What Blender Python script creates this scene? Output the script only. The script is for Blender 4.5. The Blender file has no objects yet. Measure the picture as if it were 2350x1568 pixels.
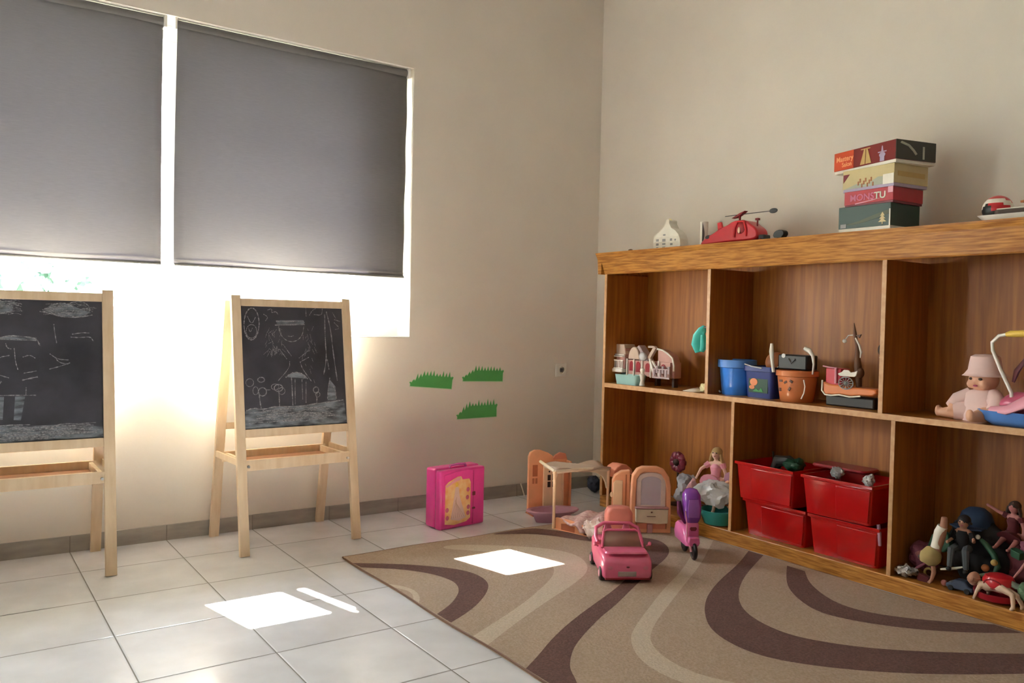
import bpy, bmesh, math, random
from mathutils import Vector, Matrix, noise, Euler
PI = math.pi
R = math.radians
SC = bpy.context.scene
COL = SC.collection

# ------------------------------------------------------------------ camera
cam_d = bpy.data.cameras.new('camera'); cam = bpy.data.objects.new('camera', cam_d); COL.objects.link(cam)
yaw, pitch, roll = R(34.88), R(-1.3745), R(1.2777)
fw = Vector((math.sin(yaw)*math.cos(pitch), math.cos(yaw)*math.cos(pitch), math.sin(pitch)))
r0 = Vector((math.cos(yaw), -math.sin(yaw), 0)); u0 = r0.cross(fw)
rt = r0*math.cos(roll) + u0*math.sin(roll); up = -r0*math.sin(roll) + u0*math.cos(roll)
cam.matrix_world = Matrix(((rt.x, up.x, -fw.x, -3.4596), (rt.y, up.y, -fw.y, -4.0215), (rt.z, up.z, -fw.z, 1.05), (0, 0, 0, 1)))
cam_d.sensor_width = 36; cam_d.lens = 28.835; cam_d.clip_start = .05
SC.camera = cam

# ------------------------------------------------------------------ light
SC.view_settings.view_transform = 'Standard'; SC.view_settings.look = 'None'
SC.view_settings.gamma = 1; SC.view_settings.use_curve_mapping = False
SC.view_settings.exposure = 3.95
w = bpy.data.worlds.new('sky'); SC.world = w; w.use_nodes = True
nt = w.node_tree; bg = nt.nodes['Background']
tc = nt.nodes.new('ShaderNodeTexCoord'); sp = nt.nodes.new('ShaderNodeSeparateXYZ'); cr = nt.nodes.new('ShaderNodeValToRGB')
nt.links.new(tc.outputs['Generated'], sp.inputs[0]); nt.links.new(sp.outputs['Z'], cr.inputs[0]); nt.links.new(cr.outputs[0], bg.inputs[0])
cr.color_ramp.elements[0].position = 0.0; cr.color_ramp.elements[0].color = (1, .97, .92, 1)
cr.color_ramp.elements[1].position = .6; cr.color_ramp.elements[1].color = (.84, .91, 1, 1)
bg.inputs[1].default_value = 4.4
sd = bpy.data.lights.new('sun', 'SUN'); sun = bpy.data.objects.new('sun', sd); COL.objects.link(sun)
sd.energy = 16; sd.angle = R(.6); sd.color = (1, .95, .88)
sun.rotation_euler = Vector((.25, -1, -.971)).to_track_quat('-Z', 'Y').to_euler()
sun.location = (-3, 8, 8)
SC.cycles.use_denoising = True
try: SC.cycles.denoiser = 'OPENIMAGEDENOISE'
except Exception: pass
SC.cycles.max_bounces = 12; SC.cycles.diffuse_bounces = 8; SC.cycles.transparent_max_bounces = 12
SC.cycles.sample_clamp_indirect = 12
def portal(x0, x1, z0, z1, y):
    d = bpy.data.lights.new('window_portal', 'AREA'); o = bpy.data.objects.new('window_portal', d); COL.objects.link(o)
    d.shape = 'RECTANGLE'; d.size = x1-x0; d.size_y = z1-z0; d.cycles.is_portal = True
    o.location = ((x0+x1)/2, y, (z0+z1)/2); o.rotation_euler = (R(-90), 0, 0)
portal(-3.5, -1.345, .95, 1.3, .26)
portal(-5.35, -4.35, .95, 2.5, .26)

# ------------------------------------------------------------------ materials
def mat(name, c, rough=.5, metal=0, nz=.06, ns=8, c2=None, spec=.5, coat=0, alpha=1, trans=0, bump=0, sheen=0, stretch=(1, 1, 1), detail=3, lo=.35, hi=.65):
    m = bpy.data.materials.new(name); m.use_nodes = True
    t = m.node_tree; b = t.nodes['Principled BSDF']
    co = t.nodes.new('ShaderNodeTexCoord'); mp = t.nodes.new('ShaderNodeMapping'); n = t.nodes.new('ShaderNodeTexNoise'); r = t.nodes.new('ShaderNodeValToRGB')
    t.links.new(co.outputs['Object'], mp.inputs[0]); t.links.new(mp.outputs[0], n.inputs[0]); t.links.new(n.outputs[0], r.inputs[0]); t.links.new(r.outputs[0], b.inputs['Base Color'])
    mp.inputs['Scale'].default_value = stretch
    n.inputs['Scale'].default_value = ns; n.inputs['Detail'].default_value = detail
    if c2 is None: a = [v*(1-nz) for v in c]; d = [min(1, v*(1+nz)) for v in c]
    else: a = c; d = c2
    r.color_ramp.elements[0].position = lo; r.color_ramp.elements[1].position = hi
    r.color_ramp.elements[0].color = (*a, 1); r.color_ramp.elements[1].color = (*d, 1)
    b.inputs['Roughness'].default_value = rough; b.inputs['Metallic'].default_value = metal
    b.inputs['Specular IOR Level'].default_value = spec; b.inputs['Coat Weight'].default_value = coat
    b.inputs['Alpha'].default_value = alpha; b.inputs['Transmission Weight'].default_value = trans
    b.inputs['Sheen Weight'].default_value = sheen
    if bump:
        bp = t.nodes.new('ShaderNodeBump'); bp.inputs['Strength'].default_value = bump; bp.inputs['Distance'].default_value = .01
        t.links.new(n.outputs[0], bp.inputs['Height']); t.links.new(bp.outputs[0], b.inputs['Normal'])
    return m
def translucent(m, col, w):
    t = m.node_tree; b = t.nodes['Principled BSDF']; out = t.nodes['Material Output']
    tr = t.nodes.new('ShaderNodeBsdfTranslucent'); tr.inputs[0].default_value = (*col, 1)
    mx = t.nodes.new('ShaderNodeMixShader'); mx.inputs[0].default_value = w
    t.links.new(b.outputs[0], mx.inputs[1]); t.links.new(tr.outputs[0], mx.inputs[2]); t.links.new(mx.outputs[0], out.inputs[0])
    return m
def plain(name, c, rough=.35, **k): return mat(name, c, rough, nz=.05, ns=14, **k)

M = {}
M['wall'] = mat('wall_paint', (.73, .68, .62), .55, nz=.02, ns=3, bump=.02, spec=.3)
M['wall_low_bounce'] = mat('wall_paint_low_bounce', (.36, .30, .23), .6, nz=.02, ns=3)  # for the unseen walls, darkened to cut bounce light in the room
M['ceil'] = mat('ceiling_paint', (.75, .72, .66), .8, nz=.02)
M['skirt'] = mat('skirting_tile', (.36, .33, .30), .35, nz=.12, ns=6, stretch=(1, 1, 4))
M['grout'] = mat('grout_dark', (.22, .20, .18), .8)
M['frame'] = mat('window_frame_white', (.82, .81, .78), .4, nz=.02)
M['black'] = plain('black_plastic', (.012, .012, .013), .4)
M['white'] = plain('white_plastic', (.78, .76, .72), .35)
M['steel'] = mat('steel', (.55, .55, .55), .3, metal=1, nz=.03)
# floor tiles
def tile_floor():
    m = mat('floor_tile', (.66, .665, .72), .22, nz=.07, ns=5, spec=.55, detail=6)
    t = m.node_tree; b = t.nodes['Principled BSDF']; ramp = b.inputs['Base Color'].links[0].from_node
    g = t.nodes.new('ShaderNodeNewGeometry'); s = t.nodes.new('ShaderNodeSeparateXYZ'); t.links.new(g.outputs['Position'], s.inputs[0])
    def M_(op, a, c=None, d=None):
        n = t.nodes.new('ShaderNodeMath'); n.operation = op
        for i, v in enumerate((a, c, d)):
            if v is None: continue
            if isinstance(v, (int, float)): n.inputs[i].default_value = v
            else: t.links.new(v, n.inputs[i])
        return n.outputs[0]
    fl = []; es = []
    for ax, o in (('X', -2.992), ('Y', .061)):
        q = M_('DIVIDE', M_('SUBTRACT', s.outputs[ax], o), .398)
        fl.append(M_('FLOOR', q)); fr = M_('FRACT', q)
        es.append(M_('MINIMUM', fr, M_('SUBTRACT', 1.0, fr)))
    e = M_('MINIMUM', es[0], es[1])
    mask = M_('LESS_THAN', e, .0052)
    rnd = t.nodes.new('ShaderNodeTexWhiteNoise'); rnd.noise_dimensions = '2D'
    cb = t.nodes.new('ShaderNodeCombineXYZ'); t.links.new(fl[0], cb.inputs[0]); t.links.new(fl[1], cb.inputs[1]); t.links.new(cb.outputs[0], rnd.inputs['Vector'])
    hv = t.nodes.new('ShaderNodeHueSaturation'); t.links.new(ramp.outputs[0], hv.inputs['Color'])
    t.links.new(M_('ADD', M_('MULTIPLY', rnd.outputs['Value'], .07), .965), hv.inputs['Value'])
    mx = t.nodes.new('ShaderNodeMix'); mx.data_type = 'RGBA'
    t.links.new(mask, mx.inputs[0]); t.links.new(hv.outputs[0], mx.inputs[6]); mx.inputs[7].default_value = (.16, .15, .14, 1)
    t.links.new(mx.outputs[2], b.inputs['Base Color'])
    t.links.new(M_('ADD', M_('MULTIPLY', mask, .5), .2), b.inputs['Roughness'])
    bp = t.nodes.new('ShaderNodeBump'); bp.inputs['Distance'].default_value = .002; bp.inputs['Strength'].default_value = .6
    t.links.new(M_('MINIMUM', M_('MULTIPLY', e, 60.0), 1.0), bp.inputs['Height']); t.links.new(bp.outputs[0], b.inputs['Normal'])
    return m
M['floor'] = tile_floor()
def wood(name, a, b_, stretch, rough=.5, ns=6, coat=.0):
    return mat(name, a, rough, ns=ns, c2=b_, stretch=stretch, coat=coat, detail=8, lo=.38, hi=.62)
M['wood_v'] = wood('bookcase_wood_upright', (.29, .095, .011), (.40, .140, .018), (9, 9, .5))
M['wood_h'] = wood('bookcase_wood_lengthwise', (.30, .105, .014), (.42, .17, .030), (12, .7, 16), rough=.35)
M['crown'] = wood('bookcase_crown_wood', (.32, .115, .018), (.58, .27, .055), (8, 1.6, 22), rough=.35)
M['edge'] = wood('bookcase_edge_wood', (.52, .28, .12), (.60, .35, .17), (6, 6, 6), rough=.45)
M['pine'] = wood('easel_pine', (.68, .51, .33), (.76, .60, .42), (5, 5, .6), rough=.45)
M['pine2'] = wood('easel_tray_hardboard', (.30, .13, .06), (.36, .17, .08), (2, 6, 2), rough=.6)
M['chalkb'] = mat('chalkboard_black', (.022, .022, .030), .55, ns=5, c2=(.06, .058, .075), detail=6)
M['chalk'] = mat('chalk_line', (.13, .13, .15), .9, ns=160, c2=(.36, .36, .38))
M['chalk_f'] = mat('chalk_smear', (.055, .06, .07), .9, ns=16, c2=(.24, .27, .31), stretch=(1, 1, 3), detail=8)
M['rug'] = mat('rug_pile_beige', (.34, .25, .175), .95, ns=130, c2=(.42, .315, .24), bump=.35, sheen=.05)
M['rug_b'] = mat('rug_pile_brown', (.095, .040, .032), .95, ns=130, c2=(.145, .066, .052), bump=.35, sheen=.04)
M['rug_p'] = mat('rug_pile_cream', (.44, .35, .26), .95, ns=130, c2=(.52, .42, .32), bump=.35, sheen=.2)
M['blind'] = translucent(mat('blind_fabric', (.125, .118, .115), .8, ns=60, c2=(.145, .138, .134), stretch=(.4, 1, 8), bump=.05), (.90, .86, .98), .085)
M['blindbar'] = mat('blind_hem', (.20, .195, .195), .5)
gm = bpy.data.materials.new('window_glass'); gm.use_nodes = True; M['glass'] = gm
t = gm.node_tree; t.nodes.remove(t.nodes['Principled BSDF']); o_ = t.nodes['Material Output']
tp = t.nodes.new('ShaderNodeBsdfTransparent'); gl = t.nodes.new('ShaderNodeBsdfGlossy'); gl.inputs['Roughness'].default_value = .02; mx = t.nodes.new('ShaderNodeMixShader')
tp.inputs[0].default_value = (.94, .96, .95, 1); mx.inputs[0].default_value = .05; t.links.new(tp.outputs[0], mx.inputs[1]); t.links.new(gl.outputs[0], mx.inputs[2]); t.links.new(mx.outputs[0], o_.inputs[0])
def pl(n, c, r=.3, **k):
    if n not in M: M[n] = plain(n, c, r, **k)
    return M[n]
pl('red_bin', (.46, .006, .006), .16, coat=.5)
pl('hot_pink', (.80, .06, .36), .28, coat=.3); pl('deep_pink', (.62, .035, .24), .3); pl('soft_pink', (.80, .36, .46), .4); pl('pale_pink', (.80, .58, .56), .8)
pl('rose', (.62, .13, .24), .3, coat=.3); pl('peach', (.88, .42, .24), .4); pl('peach_pale', (.92, .66, .44), .45); pl('cream', (.86, .76, .60), .5)
pl('mauve', (.52, .27, .38), .45); pl('purple', (.22, .05, .40), .22, coat=.5); pl('purple_pink', (.62, .15, .50), .25, coat=.4)
pl('blue', (.05, .25, .85), .3, coat=.2); pl('navy', (.012, .03, .20), .4); pl('sky_blue', (.10, .27, .72), .4); pl('teal', (.05, .55, .50), .4); pl('pale_teal', (.30, .50, .48), .35)
pl('orange', (.72, .22, .07), .35, coat=.2); pl('brown', (.14, .06, .03), .6); pl('dark_brown', (.05, .025, .015), .6); pl('ball_brown', (.40, .14, .05), .5)
pl('green', (.06, .30, .08), .6); pl('sticker_green', (.09, .40, .11), .45); pl('sticker_edge', (.45, .66, .42), .5); pl('dark_green', (.01, .06, .03), .5)
pl('yellow', (.85, .58, .10), .4); pl('pale_yellow', (.85, .78, .45), .5); pl('red', (.60, .02, .03), .28, coat=.3); pl('maroon', (.20, .02, .04), .4); pl('dark_red', (.30, .01, .02), .35)
pl('grey', (.30, .30, .31), .6); pl('dark_grey', (.06, .06, .065), .5); pl('silver', (.6, .6, .62), .25); pl('off_white', (.80, .77, .70), .5)
pl('skin', (.75, .42, .28), .45); pl('skin_pale', (.80, .54, .42), .45); pl('blonde', (.55, .38, .16), .7); pl('brown_hair', (.12, .05, .03), .7); pl('black_hair', (.015, .012, .012), .6)
pl('card', (.80, .76, .68), .7)
M['bag'] = translucent(plain('bag_plastic', (.75, .76, .78), .25), (.8, .8, .82), .35)
M['leaf'] = mat('tree_leaves', (.22, .34, .27), .6, ns=4, c2=(.40, .52, .46)); M['bark'] = mat('tree_bark', (.15, .10, .07), .9)
M['ground'] = mat('courtyard_low_bounce', (.15, .16, .11), .8, nz=.06, ns=2)  # unseen ground, darkened so less bounce reaches the upper blinds
M['wardrobe_glass'] = mat('doll_mirror', (.62, .56, .66), .12, nz=.02)
M['screen'] = mat('car_windscreen', (.36, .20, .15), .15, nz=.1, alpha=.75)

# ------------------------------------------------------------------ geometry helpers
class MB:
    def __init__(s): s.v = []; s.f = []; s.mi = []; s.m = 0
    def add(s, vs, fs):
        n = len(s.v); s.v += [tuple(v) for v in vs]
        for f in fs: s.f.append(tuple(i+n for i in f)); s.mi.append(s.m)
        return range(n, len(s.v))
    def box(s, cx, cy, cz, sx, sy, sz, rot=None):
        E = Euler(rot).to_matrix() if rot else None
        vs = []
        for a in (-.5, .5):
            for b in (-.5, .5):
                for c in (-.5, .5):
                    p = Vector((a*sx, b*sy, c*sz)); p = E @ p if E else p
                    vs.append((p.x+cx, p.y+cy, p.z+cz))
        return s.add(vs, [(0, 1, 3, 2), (4, 6, 7, 5), (0, 4, 5, 1), (2, 3, 7, 6), (0, 2, 6, 4), (1, 5, 7, 3)])
    def bb(s, x0, x1, y0, y1, z0, z1): return s.box((x0+x1)/2, (y0+y1)/2, (z0+z1)/2, abs(x1-x0), abs(y1-y0), abs(z1-z0))
    def bar(s, p0, p1, wx, wy, side=(0, 1, 0)):
        p0 = Vector(p0); p1 = Vector(p1); d = (p1-p0).normalized(); a = Vector(side); a = (a-d*a.dot(d)).normalized(); b = d.cross(a)
        vs = []
        for p in (p0, p1):
            for i, j in ((-1, -1), (1, -1), (1, 1), (-1, 1)): vs.append(p+b*i*wx/2+a*j*wy/2)
        return s.add(vs, [(0, 1, 2, 3), (7, 6, 5, 4), (0, 4, 5, 1), (1, 5, 6, 2), (2, 6, 7, 3), (3, 7, 4, 0)])
    def tube(s, pts, r, seg=10, closed=False, cap=True, flat=1):
        pts = [Vector(p) for p in pts]; n = len(pts)
        rs = r if isinstance(r, (list, tuple)) else [r]*n
        vs = []; pa = None
        for i, p in enumerate(pts):
            d = (pts[(i+1) % n]-pts[i-1]) if closed else (pts[min(i+1, n-1)]-pts[max(i-1, 0)])
            d = d.normalized() if d.length > 1e-9 else Vector((0, 0, 1))
            if pa is None: pa = d.orthogonal().normalized()
            else:
                pa = pa-d*pa.dot(d); pa = pa.normalized() if pa.length > 1e-6 else d.orthogonal().normalized()
            b = d.cross(pa)
            for k in range(seg):
                t = 2*PI*k/seg; vs.append(p+pa*math.cos(t)*rs[i]+b*math.sin(t)*rs[i]*flat)
        fs = []
        for i in range(n if closed else n-1):
            j = (i+1) % n
            for k in range(seg): fs.append((i*seg+k, i*seg+(k+1) % seg, j*seg+(k+1) % seg, j*seg+k))
        if cap and not closed: fs += [tuple(range(seg))[::-1], tuple(range((n-1)*seg, n*seg))]
        return s.add(vs, fs)
    def cyl(s, p0, p1, r0, r1=None, seg=20): return s.tube([p0, p1], [r0, r0 if r1 is None else r1], seg)
    def ball(s, c, r, seg=16, rings=10, rot=None):
        rx, ry, rz = r if isinstance(r, (list, tuple)) else (r, r, r)
        E = Euler(rot).to_matrix() if rot else Matrix.Identity(3)
        vs = []; c = Vector(c)
        for i in range(1, rings):
            ph = PI*i/rings
            for k in range(seg):
                t = 2*PI*k/seg; vs.append(c+E@Vector((rx*math.sin(ph)*math.cos(t), ry*math.sin(ph)*math.sin(t), rz*math.cos(ph))))
        vs += [c+E@Vector((0, 0, rz)), c+E@Vector((0, 0, -rz))]
        fs = []
        for i in range(rings-2):
            for k in range(seg): fs.append((i*seg+k, (i+1)*seg+k, (i+1)*seg+(k+1) % seg, i*seg+(k+1) % seg))
        T = (rings-1)*seg
        for k in range(seg): fs.append((T, k, (k+1) % seg)); fs.append((T+1, (rings-2)*seg+(k+1) % seg, (rings-2)*seg+k))
        return s.add(vs, fs)
    def loft(s, rings, cap0=True, cap1=True, closed=False):
        n = len(rings[0]); vs = [p for r in rings for p in r]; fs = []
        for i in range(len(rings)-1):
            for k in range(n): fs.append((i*n+k, i*n+(k+1) % n, (i+1)*n+(k+1) % n, (i+1)*n+k))
        if cap0: fs.append(tuple(range(n))[::-1])
        if cap1: fs.append(tuple(range((len(rings)-1)*n, len(rings)*n)))
        return s.add(vs, fs)
    def lathe(s, prof, c=(0, 0, 0), seg=24, sx=1, sy=1, cap0=True, cap1=True):
        return s.loft([[(c[0]+r*sx*math.cos(2*PI*k/seg), c[1]+r*sy*math.sin(2*PI*k/seg), c[2]+z) for k in range(seg)] for r, z in prof], cap0, cap1)
    def prism(s, poly, y0, y1):   # polygon in x,z
        n = len(poly); vs = [(x, y0, z) for x, z in poly]+[(x, y1, z) for x, z in poly]
        return s.add(vs, [tuple(range(n)), tuple(range(n, 2*n))[::-1]]+[(i, i+n, (i+1) % n+n, (i+1) % n) for i in range(n)])
    def slab(s, poly, z0, z1):    # polygon in x,y
        n = len(poly); vs = [(x, y, z0) for x, y in poly]+[(x, y, z1) for x, y in poly]
        return s.add(vs, [tuple(range(n))[::-1], tuple(range(n, 2*n))]+[(i, (i+1) % n, (i+1) % n+n, i+n) for i in range(n)])
    def grid(s, fn, nu, nv):
        vs = [fn(i/nu, j/nv) for i in range(nu+1) for j in range(nv+1)]
        return s.add(vs, [(i*(nv+1)+j, (i+1)*(nv+1)+j, (i+1)*(nv+1)+j+1, i*(nv+1)+j+1) for i in range(nu) for j in range(nv)])
    def frame(s, poly_out, poly_in, y0, y1):   # ring between two outlines of equal count, in x,z
        n = len(poly_out); vs = []
        for y in (y0, y1):
            vs += [(x, y, z) for x, z in poly_out]+[(x, y, z) for x, z in poly_in]
        fs = []
        for i in range(n):
            j = (i+1) % n
            fs += [(i, j, n+j, n+i), (2*n+i, 3*n+i, 3*n+j, 2*n+j), (i, 2*n+i, 2*n+j, j), (n+i, n+j, 3*n+j, 3*n+i)]
        return s.add(vs, fs)
    def jit(s, rng, amp, fr, seed=0):
        for i in rng:
            v = Vector(s.v[i]); q = noise.noise_vector(v*fr+Vector((seed*7.3, seed*3.1, 0))); s.v[i] = tuple(v+q*amp)
    def build(s, name, mats, parent=None, bevel=0, sub=0, solid=0, remesh=0, ang=40, smooth=True):
        me = bpy.data.meshes.new(name); me.from_pydata(s.v, [], s.f)
        if not isinstance(mats, (list, tuple)): mats = [mats]
        for m in mats: me.materials.append(M[m] if isinstance(m, str) else m)
        for p, i in zip(me.polygons, s.mi): p.material_index = min(i, len(mats)-1)
        bm = bmesh.new(); bm.from_mesh(me); bmesh.ops.recalc_face_normals(bm, faces=bm.faces); bm.to_mesh(me); bm.free()
        if smooth:
            me.shade_smooth()
            try: me.set_sharp_from_angle(angle=R(ang))
            except Exception: pass
        o = bpy.data.objects.new(name, me); COL.objects.link(o)
        if parent: o.parent = parent
        if solid: md = o.modifiers.new('solid', 'SOLIDIFY'); md.thickness = solid; md.offset = 0
        if remesh:
            md = o.modifiers.new('remesh', 'REMESH'); md.mode = 'VOXEL'; md.voxel_size = remesh; md.use_smooth_shade = True
            md = o.modifiers.new('smooth', 'SMOOTH'); md.factor = .6; md.iterations = 3
        if bevel: md = o.modifiers.new('bevel', 'BEVEL'); md.width = bevel; md.segments = 2; md.limit_method = 'ANGLE'; md.angle_limit = R(38)
        if sub: md = o.modifiers.new('sub', 'SUBSURF'); md.levels = sub; md.render_levels = sub
        return o
def rrect(w, d, r, z, cx=0, cy=0, n=4):
    pts = []
    for qx, qy, a0 in ((1, 1, 0), (-1, 1, 90), (-1, -1, 180), (1, -1, 270)):
        for k in range(n+1):
            a = R(a0+90*k/n); pts.append((cx+qx*(w/2-r)+r*math.cos(a), cy+qy*(d/2-r)+r*math.sin(a), z))
    return pts
def chaikin(poly, it=2, closed=True):
    for _ in range(it):
        out = []; n = len(poly)
        for i in range(n if closed else n-1):
            a = Vector(poly[i]); b = Vector(poly[(i+1) % n]); out += [tuple(a*.75+b*.25), tuple(a*.25+b*.75)]
        poly = out if closed else [poly[0]]+out+[poly[-1]]
    return poly
def arc(cx, cz, rx, rz, a0, a1, n=12): return [(cx+rx*math.cos(R(a0+(a1-a0)*i/n)), cz+rz*math.sin(R(a0+(a1-a0)*i/n))) for i in range(n+1)]
def tag(o, label, cat, group=None, kind=None):
    o['label'] = label; o['category'] = cat
    if group: o['group'] = group
    if kind: o['kind'] = kind
    return o
def thing(name, label, cat, loc=(0, 0, 0), rz=0, group=None, rot=None):
    o = bpy.data.objects.new(name, None); COL.objects.link(o); o.empty_display_size = .05
    o.location = loc; o.rotation_euler = rot if rot else (0, 0, rz)
    return tag(o, label, cat, group)
def struct(o): o['kind'] = 'structure'; return o
def copy_tree(o, parent=None):
    c = o.copy(); COL.objects.link(c); c.parent = parent
    for ch in list(o.children): copy_tree(ch, c)
    return c
def text_mesh(txt, size, m, parent, name='lettering', loc=(0, 0, 0), rot=(R(90), 0, 0), ext=.0006, sx=1):
    cu = bpy.data.curves.new('lettering_curve', 'FONT'); cu.body = txt; cu.size = size; cu.extrude = ext; cu.offset = size*.02
    tmp = bpy.data.objects.new('tmp_text', cu); COL.objects.link(tmp)
    dg = bpy.context.evaluated_depsgraph_get(); me = bpy.data.meshes.new_from_object(tmp.evaluated_get(dg))
    bpy.data.objects.remove(tmp); bpy.data.curves.remove(cu)
    me.name = name; me.materials.clear(); me.materials.append(M[m])
    o = bpy.data.objects.new(name, me); COL.objects.link(o); o.parent = parent; o.location = loc; o.rotation_euler = rot; o.scale = (sx, 1, 1)
    return o
CAB = R(-90)     # yaw that turns local +x to the right along the bookcase and local +y into it

# ------------------------------------------------------------------ room shell
X0, Y0, ZC = -6.8, -6.6, 3.4
m = MB(); m.bb(X0-.2, .2, Y0-.2, .24, -.1, 0); struct(m.build('floor', 'floor', smooth=False))
m = MB(); m.bb(X0-.2, .2, Y0-.2, .24, ZC, ZC+.15); struct(m.build('ceiling', 'ceil', smooth=False))
m = MB(); m.bb(0, .2, Y0, .24, 0, ZC); struct(m.build('wall_right', 'wall', smooth=False))
m = MB(); m.bb(X0-.2, X0, Y0, .24, 0, ZC); struct(m.build('wall_far_left', 'wall_low_bounce', smooth=False))
m = MB(); m.bb(X0, 0, Y0-.2, Y0, 0, ZC); struct(m.build('wall_behind', 'wall_low_bounce', smooth=False))
WX0, WX1, WZ0, WZ1 = -3.50, -1.345, .95, 2.42
VX0, VX1, VZ0, VZ1 = -5.35, -4.35, .95, 2.55
m = MB()
def wall_holes(m, holes, x0, x1, y0, y1, z0, z1):
    xs = x0
    for (a, b, c, d) in holes:
        m.bb(xs, a, y0, y1, z0, z1); m.bb(a, b, y0, y1, z0, c); m.bb(a, b, y0, y1, d, z1); xs = b
    m.bb(xs, x1, y0, y1, z0, z1)
wall_holes(m, [(VX0, VX1, VZ0, VZ1), (WX0, WX1, WZ0, WZ1)], X0, 0, 0, .24, 0, ZC)
struct(m.build('wall_left', 'wall', smooth=False))
# skirting tiles on the window wall, joints at tile pitch
def skirt(name, x0, x1, axis):
    m = MB(); k = -2.992; 
    if axis == 'x':
        while k > x0: k -= .398
        while k < x1:
            a, b = max(k+.0015, x0), min(k+.398-.0015, x1)
            if b > a: m.bb(a, b, -.011, 0, 0, .071)
            k += .398
        m.m = 1; m.bb(x0, x1, -.009, 0, 0, .069)
    else:
        k = .061
        while k > x0:
            a, b = max(k-.398+.0015, x0), min(k-.0015, x1)
            if b > a: m.bb(-.011, 0, a, b, 0, .071)
            k -= .398
        m.m = 1; m.bb(-.009, 0, x0, x1, 0, .069)
    return struct(m.build(name, ['skirt', 'grout'], smooth=False))
skirt('baseboard_left', X0, -.011, 'x')
skirt('baseboard_right', -.455, 0, 'y')

# window behind the blinds: jamb lining, frame, sashes, panes
def window(name, x0, x1, z0, z1, stiles, wide_right=0, bot=.12):
    m = MB(); y0, y1 = .15, .21
    m.bb(x0, x1, y0, y1, z0, z0+bot); m.bb(x0, x1, y0, y1, z1-.07, z1)
    m.bb(x0, x0+.06, y0, y1, z0+bot, z1-.07)
    m.bb(x1-.05-wide_right, x1, y0, y1, z0+bot, z1-.07)
    for a, b in stiles: m.bb(a, b, y0+.005, y1-.005, z0+bot, z1-.07)
    f = struct(m.build(name, 'frame', bevel=.003, smooth=False))
    m = MB(); m.bb(x0+.06, x1-.05-wide_right, .178, .182, z0+bot, z1-.07); m.build('pane', 'glass', f, smooth=False)
    return f
w1 = window('window_1', WX0, WX1, WZ0, WZ1, [(-2.68, -2.62), (-2.585, -2.525)], wide_right=.215)
w2 = window('window_2', VX0, VX1, VZ0, VZ1, [(-4.88, -4.82)])
m = MB(); m.bb(WX0, WX1, -.004, .15, WZ0-.001, WZ0+.006); struct(m.build('trim_1', 'frame', bevel=.002))

# outdoors: unseen eave added to shade the blinds, darkened ground, trees
m = MB(); m.bb(-9, 2, .24, 1.23, 2.47, 2.62); struct(m.build('added_eave', 'ceil', smooth=False))
m = MB(); m.bb(-26, 18, .24, 30, -.45, -.3); struct(m.build('ground', 'ground', smooth=False))
m = MB(); m.bb(-22, 14, 14, 14.2, -.3, .6); struct(m.build('wall_garden', 'ceil', smooth=False))
def tree(x, y, h, r, seed, label):
    rnd = random.Random(seed)
    t = thing('tree', label, 'tree', (x, y, -.3), 0, 'trees across the courtyard')
    m = MB(); m.tube([(0, 0, 0), (.04, 0, h*.3), (-.03, .03, h*.6)], [.13, .1, .05], 8); m.build('trunk', 'bark', t)
    m = MB()
    for i in range(1500):
        u = Vector((rnd.gauss(0, 1), rnd.gauss(0, 1), rnd.gauss(0, 1))).normalized()*(r*rnd.random()**.45)
        c = Vector((u.x, u.y, h*.62+u.z*.75)); a = Vector((rnd.gauss(0, 1), rnd.gauss(0, 1), rnd.gauss(0, 1))).normalized(); b = a.orthogonal().normalized(); s = .11+.1*rnd.random()
        m.add([c-a*s, c-b*s*.6, c+a*s, c+b*s*.6], [(0, 1, 2, 3)])
    m.build('foliage', 'leaf', t, smooth=False)
tree(-4.3, 10.2, 3.4, 1.5, 1, 'green leafy tree seen through the window, left one over the cut-off easel')
tree(-1.9, 12.0, 3.2, 1.3, 2, 'green leafy tree seen through the window, right one over the cut-off easel')
tree(-8.6, 9.0, 3.6, 1.5, 3, 'green leafy tree farthest left across the courtyard')
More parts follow.
